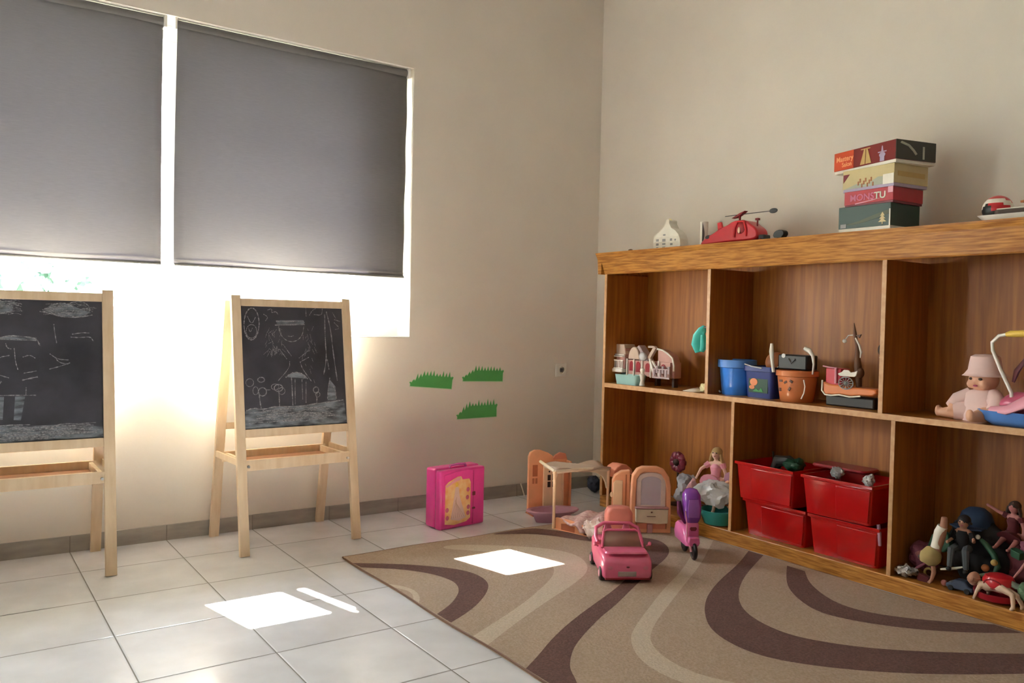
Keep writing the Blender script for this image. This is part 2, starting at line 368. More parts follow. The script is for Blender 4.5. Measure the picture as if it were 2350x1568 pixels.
# ------------------------------------------------------------------ rug
STRIPES = {
  'A': (1, [(-2.02, -0.81), (-1.858, -0.921), (-1.762, -1.012), (-1.675, -1.115), (-1.647, -1.219), (-1.667, -1.327), (-1.735, -1.42), (-1.845, -1.519), (-1.936, -1.578), (-2.015, -1.62), (-2.015, -1.523), (-1.93, -1.468), (-1.865, -1.406), (-1.818, -1.349), (-1.785, -1.279), (-1.78, -1.201), (-1.81, -1.098), (-1.886, -0.99), (-2.015, -0.885)]),
  'B': (2, [(-1.51, -0.771), (-1.326, -0.895), (-1.162, -1.046), (-1.108, -1.188), (-1.157, -1.329), (-1.248, -1.432), (-1.398, -1.522), (-1.598, -1.618), (-1.83, -1.742), (-2.015, -1.85), (-2.015, -1.762), (-1.856, -1.682), (-1.69, -1.593), (-1.564, -1.512), (-1.413, -1.408), (-1.322, -1.311), (-1.28, -1.201), (-1.344, -1.05), (-1.471, -0.917), (-1.594, -0.8)]),
  'S': (2, [(-2.015, -1.135), (-1.976, -1.192), (-1.960, -1.25), (-1.975, -1.325), (-2.015, -1.39), (-2.015, -1.347), (-1.988, -1.291), (-1.988, -1.237), (-2.015, -1.185)]),
  'C': (1, [(-1.29, -0.705), (-1.017, -0.703), (-0.953, -0.772), (-0.866, -0.917), (-0.745, -1.016), (-0.638, -1.13), (-0.605, -1.216), (-0.668, -1.34), (-0.783, -1.438), (-0.992, -1.545), (-1.19, -1.658), (-1.389, -1.775), (-1.528, -1.845), (-1.674, -1.931), (-1.784, -2.006), (-1.85, -2.068), (-1.904, -2.131), (-1.94, -2.21), (-2.015, -2.32), (-2.015, -2.06), (-1.918, -1.997), (-1.805, -1.916), (-1.651, -1.825), (-1.461, -1.731), (-1.264, -1.637), (-1.021, -1.489), (-0.897, -1.399), (-0.821, -1.267), (-0.853, -1.138), (-0.952, -0.998), (-1.019, -0.858), (-1.12, -0.77)]),
  'D': (2, [(-.40, -1.28), (-.555, -1.395), (-.887, -1.62), (-1.103, -1.735), (-1.301, -1.858), (-1.475, -1.967), (-1.574, -2.041), (-1.639, -2.126), (-1.678, -2.203), (-1.694, -2.288), (-1.686, -2.383), (-1.64, -2.51), (-1.56, -2.63), (-1.4, -2.8), (-1.2, -2.98), (-1.1, -2.9), (-1.31, -2.73), (-1.46, -2.60), (-1.55, -2.47), (-1.595, -2.38), (-1.607, -2.302), (-1.597, -2.225), (-1.573, -2.152), (-1.519, -2.075), (-1.42, -2.0), (-1.30, -1.925), (-1.05, -1.775), (-.75, -1.60), (-.50, -1.43), (-.375, -1.345)]),
  'E': (1, [(-0.376, -1.557), (-0.587, -1.673), (-0.838, -1.784), (-1.021, -1.884), (-1.146, -1.978), (-1.252, -2.086), (-1.308, -2.178), (-1.334, -2.293), (-1.32, -2.397), (-1.264, -2.49), (-1.181, -2.586), (-1.07, -2.686), (-0.925, -2.788), (-0.744, -2.895), (-0.6, -2.97), (-0.38, -3.06), (-0.38, -2.94), (-0.577, -2.823), (-0.829, -2.647), (-0.967, -2.527), (-1.047, -2.42), (-1.098, -2.314), (-1.088, -2.186), (-1.042, -2.077), (-0.958, -1.98), (-0.843, -1.889), (-0.679, -1.788), (-0.376, -1.64)]),
  'F': (1, [(-0.42, -1.80), (-0.581, -1.915), (-0.684, -2.005), (-0.766, -2.115), (-0.816, -2.232), (-0.79, -2.334), (-0.73, -2.437), (-0.658, -2.529), (-0.53, -2.64), (-0.378, -2.735), (-0.378, -2.64), (-0.434, -2.594), (-0.543, -2.493), (-0.632, -2.379), (-0.669, -2.286), (-0.663, -2.197), (-0.61, -2.09), (-0.532, -1.988), (-0.42, -1.89)]),
  'G': (2, [(-0.5, -3.2), (-0.9, -3.05), (-1.4, -3.1), (-1.7, -3.3), (-1.75, -3.5), (-1.65, -3.5), (-1.6, -3.35), (-1.35, -3.18), (-.95, -3.14), (-.5, -3.3)]),
}
m = MB(); RX0, RX1, RY0, RY1 = -2.018, -.372, -3.6, -.697
N = 60
def rugedge(x, y):
    # hems that do not run quite straight
    return (x+.004*math.sin(y*9), y+.006*math.sin(x*11+1)*(1 if y > -1 else 0))
edge = []
for i in range(N): edge.append(rugedge(RX0+(RX1-RX0)*i/N, RY1))
for i in range(N): edge.append(rugedge(RX1, RY1+(RY0-RY1)*i/N))
for i in range(N): edge.append(rugedge(RX1+(RX0-RX1)*i/N, RY0))
for i in range(N): edge.append(rugedge(RX0, RY0+(RY1-RY0)*i/N))
m.slab(edge, .0005, .011)
for k, (mi, poly) in STRIPES.items():
    m.m = mi; poly = [q for a in poly for q in ([a]*3 if (a[0] > -.43 or a[0] < -2.01) else [a])]; p = chaikin(poly, 2); p = [a for i, a in enumerate(p) if (Vector(a)-Vector(p[i-1])).length > 1e-5]; n = len(p)
    m.add([(x, y, .0114) for x, y in p], [tuple(range(n))])
rug = m.build('area_rug', ['rug', 'rug_b', 'rug_p'], smooth=False)
tag(rug, 'beige area rug with sweeping brown and cream curved bands lying before the bookcase', 'rug')
m = MB(); m.tube([(x, y, .008) for x, y in edge], .004, 6, closed=True); m.build('binding', 'brown', rug)

# ------------------------------------------------------------------ bookcase
bc = thing('bookcase', 'long low open wooden bookcase along the right wall with thick slanted crown', 'bookcase', (-.17, -1.9, 0))
def cp(x0, x1, y0, y1, z0, z1, name, mt, bev=.0015):
    m = MB(); m.bb(x0+.17, x1+.17, y0+1.9, y1+1.9, z0, z1); return m.build(name, mt, bc, bevel=bev, smooth=False)
F, BK, YL, YR = -.336, -.004, -.46, -3.45
cp(BK-.008, BK, YR, YL, .07, 1.44, 'back_panel', 'wood_v', 0)
def panel(y0, y1, z0, z1, name):
    cp(F+.002, BK-.008, y0, y1, z0, z1, name, 'wood_v'); 
panel(YL-.018, YL, 0, 1.335, 'side_panel'); panel(YR, YR+.018, 0, 1.335, 'side_panel')
ed = MB()
cp(F, BK-.008, YR+.018, YL-.018, .690, .713, 'shelf', 'wood_h')
cp(F+.006, BK-.008, YR+.018, YL-.018, .048, .066, 'base_panel', 'wood_h')
cp(F, F+.016, YR, YL, 0, .0655, 'plinth', 'crown', .003)
for y in (-1.229, -2.149, -2.98): panel(y-.019, y, .713, 1.335, 'divider')
for y in (-1.4005, -2.208, -2.95): panel(y-.017, y, .066, .690, 'divider')
# pale edge strips on the fronts
m = MB()
for y0, y1, z0, z1 in [(YL-.019, YL, .066, 1.333), (YR+.019, YL-.019, .689, .7135)]+[(y-.0195, y, .7135, 1.333) for y in (-1.229, -2.149, -2.98)]+[(y-.0175, y, .066, .689) for y in (-1.4005, -2.208, -2.95)]:
    m.bb(F-.003+.17, F+.17, y0+1.9, y1+1.9, z0, z1)
m.build('edge_strip', 'edge', bc, bevel=.001, smooth=False)
# crown: slanted board with its end return, and the top
m = MB()
prof = [(F-.002, 1.333), (F-.006, 1.338), (F-.014, 1.36), (F-.040, 1.425), (F-.052, 1.445), (F-.055, 1.452), (F-.035, 1.452), (F+.012, 1.333)]
ya, yb = YR, -.432
vs = []
for y, ex in ((ya, 0), (yb, 1)):
    for x, z in prof: vs.append((x+.17, y+1.9+ex*(.0+max(0, (F-x))*.0 - .0)+ (ex*(-(1.452-z))*.10 if 0 else 0), z))
n = len(prof); m.add(vs, [tuple(range(n)), tuple(range(n, 2*n))[::-1]]+[(i, i+n, (i+1) % n+n, (i+1) % n) for i in range(n)])
m.build('crown', 'crown', bc, smooth=False)
m = MB(); e = [(y+1.9, z) for y, z in ((YL, 1.333), (YL+.028, 1.333), (YL+.035, 1.42), (YL+.04, 1.452), (YL, 1.452))]
vs = [(x+.17, y, z) for x in (F-.03, BK) for y, z in e]; n = len(e)
m.add(vs, [tuple(range(n)), tuple(range(n, 2*n))[::-1]]+[(i, i+n, (i+1) % n+n, (i+1) % n) for i in range(n)])
m.build('crown', 'crown', bc, smooth=False)
cp(F-.04, BK, YR, YL+.0, 1.434, 1.451, 'top_panel', 'wood_h', 0)
TOP, SH, BT = 1.4525, .7135, .0665

# ------------------------------------------------------------------ blinds
def blind(x0, x1, label, amp):
    t = thing('roller_blind', label, 'blind', ((x0+x1)/2, .03, 1.272), 0, 'roller blinds in the window')
    W = x1-x0; H = 2.385-1.272
    m = MB()
    m.grid(lambda u, v: (-W/2+W*u+.004*math.sin(v*3+x0), .003*math.sin(u*9+v*4)+amp*.004*math.sin(v*22)*u, .01+H*v), 24, 40)
    m.build('fabric', 'blind', t, solid=.0008)
    m = MB(); m.tube([(-W/2, 0, .012), (W/2, 0, .012)], .009, 10, flat=.5); m.m = 0
    m.bb(-W/2, W/2, -.004, -.0015, .030, .034); m.build('hem_bar', 'blindbar', t)
    m = MB(); m.cyl((-W/2, .01, H+.01), (W/2, .01, H+.01), .021); m.build('roller', 'blind', t)
    for s in (-1, 1):
        m = MB(); m.bb(s*W/2-.002, s*W/2+.012*s, -.02, .035, H-.02, H+.035); m.build('bracket', 'white', t, bevel=.002)
    return t
blind(-2.567, -1.372, 'dark grey roller blind on the right, covering the window above the whole easel', 1)
blind(-3.49, -2.625, 'dark grey roller blind on the left, cut off by the photo edge', .5)

# ------------------------------------------------------------------ easels
def bil(c, x, y):      # position on the board from a corner-to-corner sketch: c = TL, TR, BR, BL
    u = v = .5
    for _ in range(12):
        px = (1-u)*(1-v)*c[0][0]+u*(1-v)*c[1][0]+u*v*c[2][0]+(1-u)*v*c[3][0]
        py = (1-u)*(1-v)*c[0][1]+u*(1-v)*c[1][1]+u*v*c[2][1]+(1-u)*v*c[3][1]
        u += (x-px)/(c[1][0]-c[0][0]); v += (y-py)/(c[3][1]-c[0][1])
    return min(max(u, .004), .996), min(max(v, .004), .996)
HW = .29
def front_y(z): return -.44+(.165/1.14)*z      # front frame leans back
def rear_y(z): return -.03-(.17/1.14)*z
def easel(label, loc, rz, corners, strokes, smears):
    t = thing('easel', label, 'easel', loc, rz, 'wooden chalkboard easels under the window')
    y0 = .24
    f = lambda z: front_y(z)+y0; b = lambda z: rear_y(z)+y0
    for s in (-1, 1):
        m = MB(); m.bar((s*(HW-.021), f(0), 0), (s*(HW-.021), f(1.142), 1.142), .042, .022, (0, 1, 0)); m.build('leg', 'pine', t, bevel=.002)
        m = MB(); m.bar((s*(HW-.021), b(0), 0), (s*(HW-.021), b(1.12), 1.12), .042, .022, (0, 1, 0)); m.build('leg', 'pine', t, bevel=.002)
    def rail(z0, z1, fn, name='rail', th=.02, off=0):
        m = MB(); m.bar((-HW+.042, fn((z0+z1)/2)+off, (z0+z1)/2), (HW-.042, fn((z0+z1)/2)+off, (z0+z1)/2), z1-z0, th, (0, 1, -.14 if fn is f else .15)); return m.build(name, 'pine', t, bevel=.0015)
    rail(1.094, 1.128, f); rail(.508, .545, f)
    rail(1.07, 1.10, b); rail(.52, .55, b)
    # chalkboard held between the front legs
    zb, zt = .540, 1.098; bx = HW-.040
    def P(u, v, d=0):
        z = zt+(zb-zt)*v; return (-bx+2*bx*u, f(z)-.002-d, z)
    m = MB(); a = [P(0, 0), P(1, 0), P(1, 1), P(0, 1)]; q = [(x, y+.008, z) for x, y, z in a]
    m.add(a+q, [(0, 1, 2, 3), (7, 6, 5, 4), (0, 4, 5, 1), (1, 5, 6, 2), (2, 6, 7, 3), (3, 7, 4, 0)])
    m.m = 2
    for poly in smears:
        pts = [P(*bil(corners, x, y), .0006) for x, y in poly]; m.add(pts, [tuple(range(len(pts)))])
    m.m = 1
    for wd, st in strokes:
        pts = chaikin([bil(corners, x, y) for x, y in st], 2, closed=False)
        L = []; Rr = []
        for i in range(len(pts)):
            a = Vector(pts[max(i-1, 0)]); c = Vector(pts[min(i+1, len(pts)-1)]); d = (c-a); d = d.normalized() if d.length > 1e-6 else Vector((1, 0)); nn = Vector((-d.y, d.x))*wd*.0022*(.6+.4*math.sin(i*2.1))
            p = Vector(pts[i]); L.append(P(*(p+nn), .0010)); Rr.append(P(*(p-nn), .0010))
        k = len(L); m.add(L+Rr, [(i, i+1, k+i+1, k+i) for i in range(k-1)])
    m.build('chalkboard', ['chalkb', 'chalk', 'chalk_f'], t, smooth=False)
    # whiteboard sheet on the rear frame
    m = MB(); zz = (.545, 1.08); a = [(-bx, b(zz[0])+.002, zz[0]), (bx, b(zz[0])+.002, zz[0]), (bx, b(zz[1])+.002, zz[1]), (-bx, b(zz[1])+.002, zz[1])]
    q = [(x, y-.005, z) for x, y, z in a]; m.add(a+q, [(0, 1, 2, 3), (7, 6, 5, 4), (0, 4, 5, 1), (1, 5, 6, 2), (2, 6, 7, 3), (3, 7, 4, 0)]); m.build('rear_board', 'white', t, smooth=False)
    # tray
    tz = .372; ty0, ty1 = f(tz)-.002, b(tz)+.0
    tr = MB(); tr.bb(-HW+.044, HW-.044, ty0+.012, ty1-.012, tz, tz+.006); tray = tr.build('tray', 'pine2', t, smooth=False)
    for y, nm in ((ty0, 'tray_rail'), (ty1-.014, 'tray_rail')):
        m = MB(); m.bb(-HW+.030, HW-.030, y-.004, y+.012, tz-.008, tz+.040); m.build(nm, 'pine', tray, bevel=.0015, smooth=False)
    for s in (-1, 1):
        m = MB(); m.bb(s*(HW-.052)-.008, s*(HW-.052)+.008, ty0+.008, ty1-.014, tz-.004, tz+.034); m.build('tray_rail', 'pine', tray, bevel=.0015, smooth=False)
        m = MB(); m.cyl((s*(HW-.05), ty0-.012, tz+.012), (s*(HW-.05), ty0-.001, tz+.012), .006, seg=12); m.build('bolt', 'steel', t)
        m = MB(); m.cyl((s*(HW+.002), f(1.115), 1.115), (s*(HW-.002), f(1.115), 1.115), .005, seg=12); m.build('bolt', 'steel', t)
        m = MB(); m.bar((s*(HW-.006), f(.405), .405), (s*(HW-.006), b(.405), .405), .028, .010, (1, 0, 0)); m.build('brace', 'pine', t, bevel=.001)
    return t
CR = [(320, 240), (1420, 265), (1490, 1420), (385, 1500)]
def circ(cx, cy, rx, ry, n=14, a0=0): return [(cx+rx*math.cos(a0+2*PI*i/n), cy+ry*math.sin(a0+2*PI*i/n)) for i in range(n+1)]
SR = [(3, circ(440, 430, 78, 165)), (2, circ(440, 505, 55, 70)), (2, [(395, 350), (440, 440), (480, 360)]), (2, [(410, 470), (425, 520), (450, 470)]),
      (2, [(720, 450), (730, 520), (790, 590), (860, 610), (930, 590), (980, 530), (990, 450)]), (2, [(820, 550), (850, 556), (880, 545)]),
      (3, [(690, 400), (990, 400)]), (3, [(680, 440), (1000, 430)]), (2, [(780, 650), (860, 750)]), (2, [(730, 680), (810, 780)]), (2, [(1050, 690), (940, 770)]), (2, [(1050, 760), (950, 810)]),
      (2, [(840, 800), (840, 870), (720, 1000)]), (2, [(955, 810), (980, 880), (1080, 1000)]), (3, [(800, 965), (850, 925), (910, 910), (980, 925), (1040, 975)]),
      (3, [(862, 960), (880, 1240)]), (2, [(900, 980), (905, 1230)]), (2, [(975, 980), (985, 1180)]), (2, [(1020, 1000), (1022, 1215)]),
      (3, [(1222, 330), (1228, 560), (1248, 780), (1215, 930)]), (3, [(1240, 300), (1290, 470), (1320, 700), (1370, 990)]), (2, [(1255, 780), (1275, 880)]), (2, [(1010, 260), (1015, 350)]), (2, [(1100, 330), (1190, 340), (1195, 270)]),
      (2, [(1330, 380), (1400, 400)]), (2, [(1310, 310), (1350, 370)]), (2, [(1330, 410), (1400, 470), (1340, 480)]),
      (3, circ(545, 990, 35, 25)), (3, circ(560, 1110, 42, 42)), (2, circ(430, 1020, 40, 40)), (2, circ(490, 1100, 28, 40)), (3, [(525, 1120), (535, 1200), (552, 1285)]),
      (3, circ(725, 1070, 45, 35)), (2, circ(690, 1060, 40, 30)), (2, circ(760, 1100, 35, 35)), (3, [(730, 1110), (740, 1250)]), (2, [(600, 1090), (640, 1090)]),
      (3, circ(1130, 1085, 30, 30)), (2, circ(1150, 1130, 25, 25)), (3, [(1140, 1110), (1140, 1225)]), (2, [(1285, 960), (1265, 1080), (1260, 1170)]), (2, [(1290, 1010), (1350, 1080), (1360, 1170)]),
      (2, [(600, 290), (650, 270), (640, 320), (690, 300), (710, 330)]), (2, [(560, 330), (610, 360), (580, 400)]), (2, [(1050, 340), (1080, 290), (1120, 270)]),
      (3, [(400, 1300), (470, 1270), (560, 1290), (700, 1250), (900, 1260), (1100, 1225), (1300, 1200), (1440, 1180)])]
rn = random.Random(5)
for i in range(46):      # cross-hatching beside the figure
    x = rn.uniform(600, 760); y = rn.uniform(450, 720); SR.append((1, [(x, y), (x+rn.uniform(-45, 45), y+rn.uniform(20, 60))]))
for i in range(26):
    x = rn.uniform(980, 1110); y = rn.uniform(450, 1000); SR.append((1, [(x, y), (x+rn.uniform(-25, 35), y+rn.uniform(20, 60))]))
for i in range(60):
    x = rn.uniform(400, 1200); y = rn.uniform(1300, 1440)-(x-400)*.06; SR.append((1.6, [(x, y), (x+90, y-14+rn.uniform(-10, 14)), (x+200, y-18)]))
SMR = [[(388, 1310), (470, 1275), (560, 1290), (640, 1262), (800, 1250), (1000, 1240), (1200, 1215), (1330, 1190), (1450, 1180), (1482, 1400), (1200, 1430), (900, 1450), (600, 1475), (395, 1480)],
       [(690, 400), (740, 390), (980, 388), (1000, 410), (980, 440), (710, 445)], [(800, 960), (860, 925), (920, 912), (1000, 935), (1040, 975), (930, 968)], [(1285, 980), (1350, 1050), (1360, 1180), (1262, 1185), (1262, 1080)]]
CL = [(-115, 195), (925, 226), (958, 1430), (-85, 1490)]
SL = [(3, [(150, 630), (185, 530), (440, 545), (470, 620)]), (2, [(180, 560), (445, 575)]), (2, [(290, 640), (300, 760), (320, 830)]), (2, [(160, 770), (190, 720), (260, 705)]), (2, [(350, 720), (400, 700), (440, 730)]),
      (2, [(230, 600), (240, 640), (270, 650)]), (2, [(150, 840), (200, 830), (180, 860)]), (3, [(100, 860), (110, 790), (160, 740)]), (3, [(0, 810), (60, 800), (120, 760), (150, 700)]), (2, [(180, 870), (260, 900)]),
      (3, [(210, 930), (180, 970), (100, 1030), (20, 1060)]), (3, [(350, 920), (460, 890)]), (2, [(360, 860), (450, 840)]), (2, [(110, 1050), (450, 1050)]), (2, [(380, 1050), (380, 980)]),
      (2, [(565, 430), (575, 520), (590, 600)]), (2, [(690, 545), (760, 550), (840, 540), (860, 580)]), (2, [(700, 520), (780, 505), (830, 510)]), (2, [(540, 690), (600, 740), (680, 745)]), (2, [(690, 770), (620, 800), (540, 825)]), (2, [(580, 720), (610, 770), (680, 780)]),
      (2, circ(620, 300, 90, 55)), (2, circ(740, 300, 90, 70)), (2, [(460, 320), (520, 330), (600, 365), (740, 375), (850, 350)]), (2, [(0, 330), (60, 370), (140, 340), (280, 320)]), (2, [(-60, 300), (40, 240), (150, 225), (280, 240)])]
for i in range(26):
    x = rn.uniform(-60, 150); y = rn.uniform(690, 820); SL.append((1, [(x, y), (x+rn.uniform(-45, 55), y+rn.uniform(20, 60))]))
for i in range(90):
    x = rn.uniform(-80, 760); y = rn.uniform(1330, 1460)-(x+80)*.05; SL.append((1.5, [(x, y), (x+70, y-10+rn.uniform(-20, 14)), (x+180, y-12)]))
for i in range(50):
    x = rn.uniform(-60, 250); y = rn.uniform(220, 350); SL.append((1.2, [(x, y), (x+50, y-10+rn.uniform(-10, 10)), (x+90, y)]))
for i in range(50):
    x = rn.uniform(470, 820); y = rn.uniform(250, 350); SL.append((1.0, [(x, y), (x+40, y-10+rn.uniform(-10, 10)), (x+70, y)]))
SML = [[(-80, 1345), (120, 1315), (330, 1315), (600, 1305), (945, 1320), (955, 1415), (600, 1430), (200, 1465), (-80, 1480)], [(-100, 260), (40, 235), (150, 225), (280, 240), (270, 320), (100, 340), (-90, 360)], [(480, 320), (540, 260), (640, 245), (700, 270), (840, 330), (740, 370), (600, 360)],
       [(172, 1060), (230, 1062), (225, 1260), (170, 1262)], [(305, 1060), (375, 1060), (350, 1265), (300, 1262)], [(185, 545), (445, 550), (440, 580), (180, 570)]]
easel('light wooden easel standing whole beneath the window, chalk figure and flowers on board', (-2.11, -.24, 0), R(3.1), CR, SR, SMR)
easel('light wooden easel cut off by the left photo edge, chalkboard with faint house drawing', (-3.165, -.25, 0), 0, CL, SL, SML)

# ------------------------------------------------------------------ wall stickers, socket
def grass(x0, x1, z0, z1, seed, label, tilt=0, slope=.5):
    rnd = random.Random(seed); W = x1-x0; H = z1-z0
    t = thing('grass_sticker', label, 'wall sticker', ((x0+x1)/2, 0, z0), 0, 'green grass stickers on the wall', rot=(0, tilt, 0))
    def shape(g):
        pts = [(-W/2-g, -g)]; pts += [(-W/2-g, H*.13+g)]
        n = 13
        for i in range(n+1):
            u = i/n; x = -W/2+W*u; b = H*(.2+.46*min(1, u*3.2))
            s = H*(.14+.22*rnd.random())*(1 if u > .10 and u < .97 else .2)
            pts += [(x-W*.030, b+g), (x+W*.004, b+s+g), (x+W*.028, b+g)]
        pts += [(W/2+g, H*.5+g), (W/2+g, -g)]
        return pts
    m = MB(); st = rnd.getstate(); a = shape(.004); m.prism(a, -.0006, -.0002); m.build('backing', 'sticker_edge', t, smooth=False)
    rnd.setstate(st); m = MB(); m.prism(shape(0), -.0012, -.0006); m.build('blades', 'sticker_green', t, smooth=False)
grass(-1.335, -1.070, .672, .770, 1, 'green grass-clump wall sticker on the left, under the blind corner', tilt=R(5))
grass(-.994, -.720, .700, .792, 2, 'green grass-clump wall sticker highest on the right', tilt=R(1.5))
grass(-1.027, -.758, .487, .592, 3, 'green grass-clump wall sticker lowest of the three', tilt=R(-.5))
t = thing('wall_socket', 'white square power socket on the wall left of the bookcase', 'socket', (-.283, 0, .756))
m = MB(); m.bb(-.042, .042, -.009, 0, -.042, .042); m.build('plate', 'white', t, bevel=.003)
m = MB(); m.lathe([(.0, 0), (.021, 0), (.021, .006), (.024, .006), (.024, 0)], (0, 0, 0)); o = m.build('socket_face', 'off_white', t); o.rotation_euler = (R(90), 0, 0); o.location = (0, -.0095, 0)
m = MB(); m.cyl((-.009, -.0115, 0), (-.009, -.009, 0), .003, seg=8); m.cyl((.009, -.0115, 0), (.009, -.009, 0), .003, seg=8); m.bb(-.010, .010, -.0112, -.009, -.012, .012); m.build('contact_holes', 'dark_grey', t)
# ------------------------------------------------------------------ doll builder
def doll(t, H, J, skin='skin', hair=None, dress=None, legs=None, shoes=None, hairlen=.25, fat=1.0):
    """J: joint positions in units of H, local to the thing; one continuous remeshed body, hair and clothing as children"""
    D = dict(head=(0, 0, .90), neck=(0, 0, .80), chest=(0, 0, .70), pel=(0, 0, .50), shL=(-.10, 0, .76), elL=(-.15, 0, .62), haL=(-.17, -.03, .47),
             shR=(.10, 0, .76), elR=(.15, 0, .62), haR=(.17, -.03, .47), knL=(-.05, -.01, .27), foL=(-.05, 0, .02), knR=(.05, -.01, .27), foR=(.05, 0, .02))
    D.update(J); V = {k: Vector(v)*H for k, v in D.items()}
    m = MB(); s = H*fat
    m.ball(V['head'], (.062*s, .066*s, .078*s), 12, 9)
    hd = (V['head']-V['neck']).normalized(); fr = Vector(D.get('face', (0, -1, 0))).normalized()
    m.ball(V['head']+fr*.062*s-hd*.005*s, .014*s, 8, 6)
    m.tube([V['head'], V['neck'], V['chest']], [.03*s, .028*s, .05*s], 10)
    m.tube([V['chest']+(V['neck']-V['chest'])*.4, V['chest'], (V['chest']+V['pel'])/2, V['pel']], [.05*s, .068*s, .048*s, .064*s], 10)
    m.tube([V['shL'], V['chest']+(V['neck']-V['chest'])*.3, V['shR']], [.034*s, .05*s, .034*s], 8)
    hl = (V['knL']+V['knR'])/2
    for a in 'LR':
        m.tube([V['sh'+a], V['el'+a], V['ha'+a]], [.032*s, .024*s, .018*s], 8); m.ball(V['ha'+a], (.022*s, .018*s, .026*s), 8, 6)
        hip = V['pel']+(V['kn'+a]-hl)*.7
        m.tube([hip, V['kn'+a], V['fo'+a]], [.05*s, .035*s, .022*s], 8)
        m.ball(V['fo'+a]+fr*.02*s, (.024*s, .024*s, .022*s), 8, 6)
    m.build('body', skin, t, remesh=max(.0028, H*.014))
    m = MB(); side = fr.cross(hd).normalized()
    for q in (-1, 1): m.ball(V['head']+fr*.058*s+side*q*.024*s+hd*.010*s, .0085*s, 8, 6)
    m.build('eyes', 'black', t)
    m = MB(); m.ball(V['head']+fr*.057*s-hd*.032*s, (.014*s, .014*s, .006*s), 8, 6); m.build('mouth', 'rose', t)
    if hair:
        m = MB(); rr = m.ball(V['head']-fr*.014*s+hd*.012*s, (.072*s, .072*s, .082*s), 14, 10); m.jit(rr, .012*s, 30/H*.3)
        dn = Vector((0, 0, -1)) if hd.z > -.3 else Vector((0, 0, 1))*-1
        for k in range(16):
            a = -PI*.05+PI*1.1*k/15; o = V['head']+(side*math.cos(a)-fr*math.sin(a))*.062*s
            m.tube([o, o+dn*hairlen*H*.5+(side*math.cos(a*3))*.02*s, o+dn*hairlen*H+(side*math.cos(a))*.03*s], [.02*s, .018*s, .007*s], 6)
        m.build('hair', hair, t)
    if dress:
        m = MB(); ax = (V['chest']-V['pel']).normalized(); b0 = V['pel']-ax*.02*H
        kk = (V['knL']+V['knR'])/2
        m.tube([V['chest']+ax*.05*H, V['chest'], (V['chest']+V['pel'])/2, V['pel'], V['pel']+(kk-V['pel'])*.45, V['pel']+(kk-V['pel'])*.85], [.052*s, .078*s, .062*s, .085*s, .12*s, .155*s], 16)
        for a in 'LR': m.tube([V['sh'+a], (V['sh'+a]+V['el'+a])/2], [.045*s, .036*s], 8)
        m.build('dress', dress, t)
    if legs:
        m = MB()
        for a in 'LR': m.tube([V['pel']+(V['kn'+a]-hl)*.7, V['kn'+a], V['fo'+a]+(V['kn'+a]-V['fo'+a])*.12], [.056*s, .042*s, .03*s], 8)
        m.build('trousers', legs, t)
    if shoes:
        for a in 'LR':
            m = MB(); m.ball(V['fo'+a]+fr*.022*s, (.030*s, .034*s, .028*s), 10, 8); m.build('shoe', shoes, t)
    return t
def crumple(name, label, cat, loc, r, mt, seed, amp=.35, rz=0, parent=None, group=None):
    m = MB(); rr = m.ball((0, 0, r[2]), r, 34, 24); m.jit(rr, amp*min(r), 2.2/min(r)*.5, seed); m.jit(rr, amp*.45*min(r), 1.1*3/min(r), seed+3)
    zmin = min(v[2] for v in m.v); m.v = [(x, y, z-zmin) for x, y, z in m.v]
    o = m.build(name, mt, parent, ang=28); o.location = loc; o.rotation_euler = (0, 0, rz)
    if label: tag(o, label, cat, group)
    return o

pl('plush_grey', (.20, .165, .13), .95, sheen=.3); pl('dark_art', (.05, .07, .03), .4); pl('orange_ink', (.95, .42, .20), .5); pl('mid_pink', (.50, .27, .23), .45); pl('cream_dull', (.55, .42, .33), .5); pl('grey_pink', (.42, .32, .33), .45)
pl('turquoise', (.07, .58, .52), .35); pl('orange_clear', (.62, .20, .07), .25, coat=.3); pl('red_pink', (.60, .04, .07), .3); pl('glassy', (.7, .68, .62), .15)
# ------------------------------------------------------------------ on top of the bookcase
# white toy palace front with onion dome
t = thing('toy_palace_facade', 'white plastic toy palace piece with onion-shaped top, left end of the bookcase top', 'toy', (-.27, -.905, TOP), CAB)
m = MB()
pf = [(-.10, 0), (-.10, .075), (-.085, .088), (-.06, .094)]+[(-.040, .108), (-.022, .122), (-.012, .140)]+arc(0, .148, .013, .012, 190, -10, 8)+[(.012, .138), (.028, .112), (.058, .096), (.080, .075), (.092, .050), (.095, .02), (.092, 0)]
m.prism(pf, -.03, .03); m.m = 1
for x, z, w_, h_ in [(-.07, .03, .018, .012), (-.07, .052, .018, .012), (-.07, .012, .016, .008), (-.022, .030, .022, .010), (-.022, .050, .022, .014), (-.022, .012, .02, .008), (-.020, .078, .016, .008), (.030, .05, .014, .012), (.033, .026, .016, .010), (.060, .045, .010, .014)]:
    m.box(x, -.0305, z, w_, .002, h_)
m.build('facade', ['off_white', 'grey'], t, smooth=False)
for z in (.0405, .0655):
    m = MB(); m.box(-.005, -.031, z, .17, .006, .004); m.build('balcony', 'off_white', t, bevel=.001)
m = MB(); m.ball((0, -.012, .152), .012, 12, 8); m.build('finial', 'pale_yellow', t)
crumple('pebble', 'tiny brown scrap at the extreme left front of the bookcase top', 'toy part', (-.345, -.675, TOP), (.012, .014, .005), 'brown', 4)
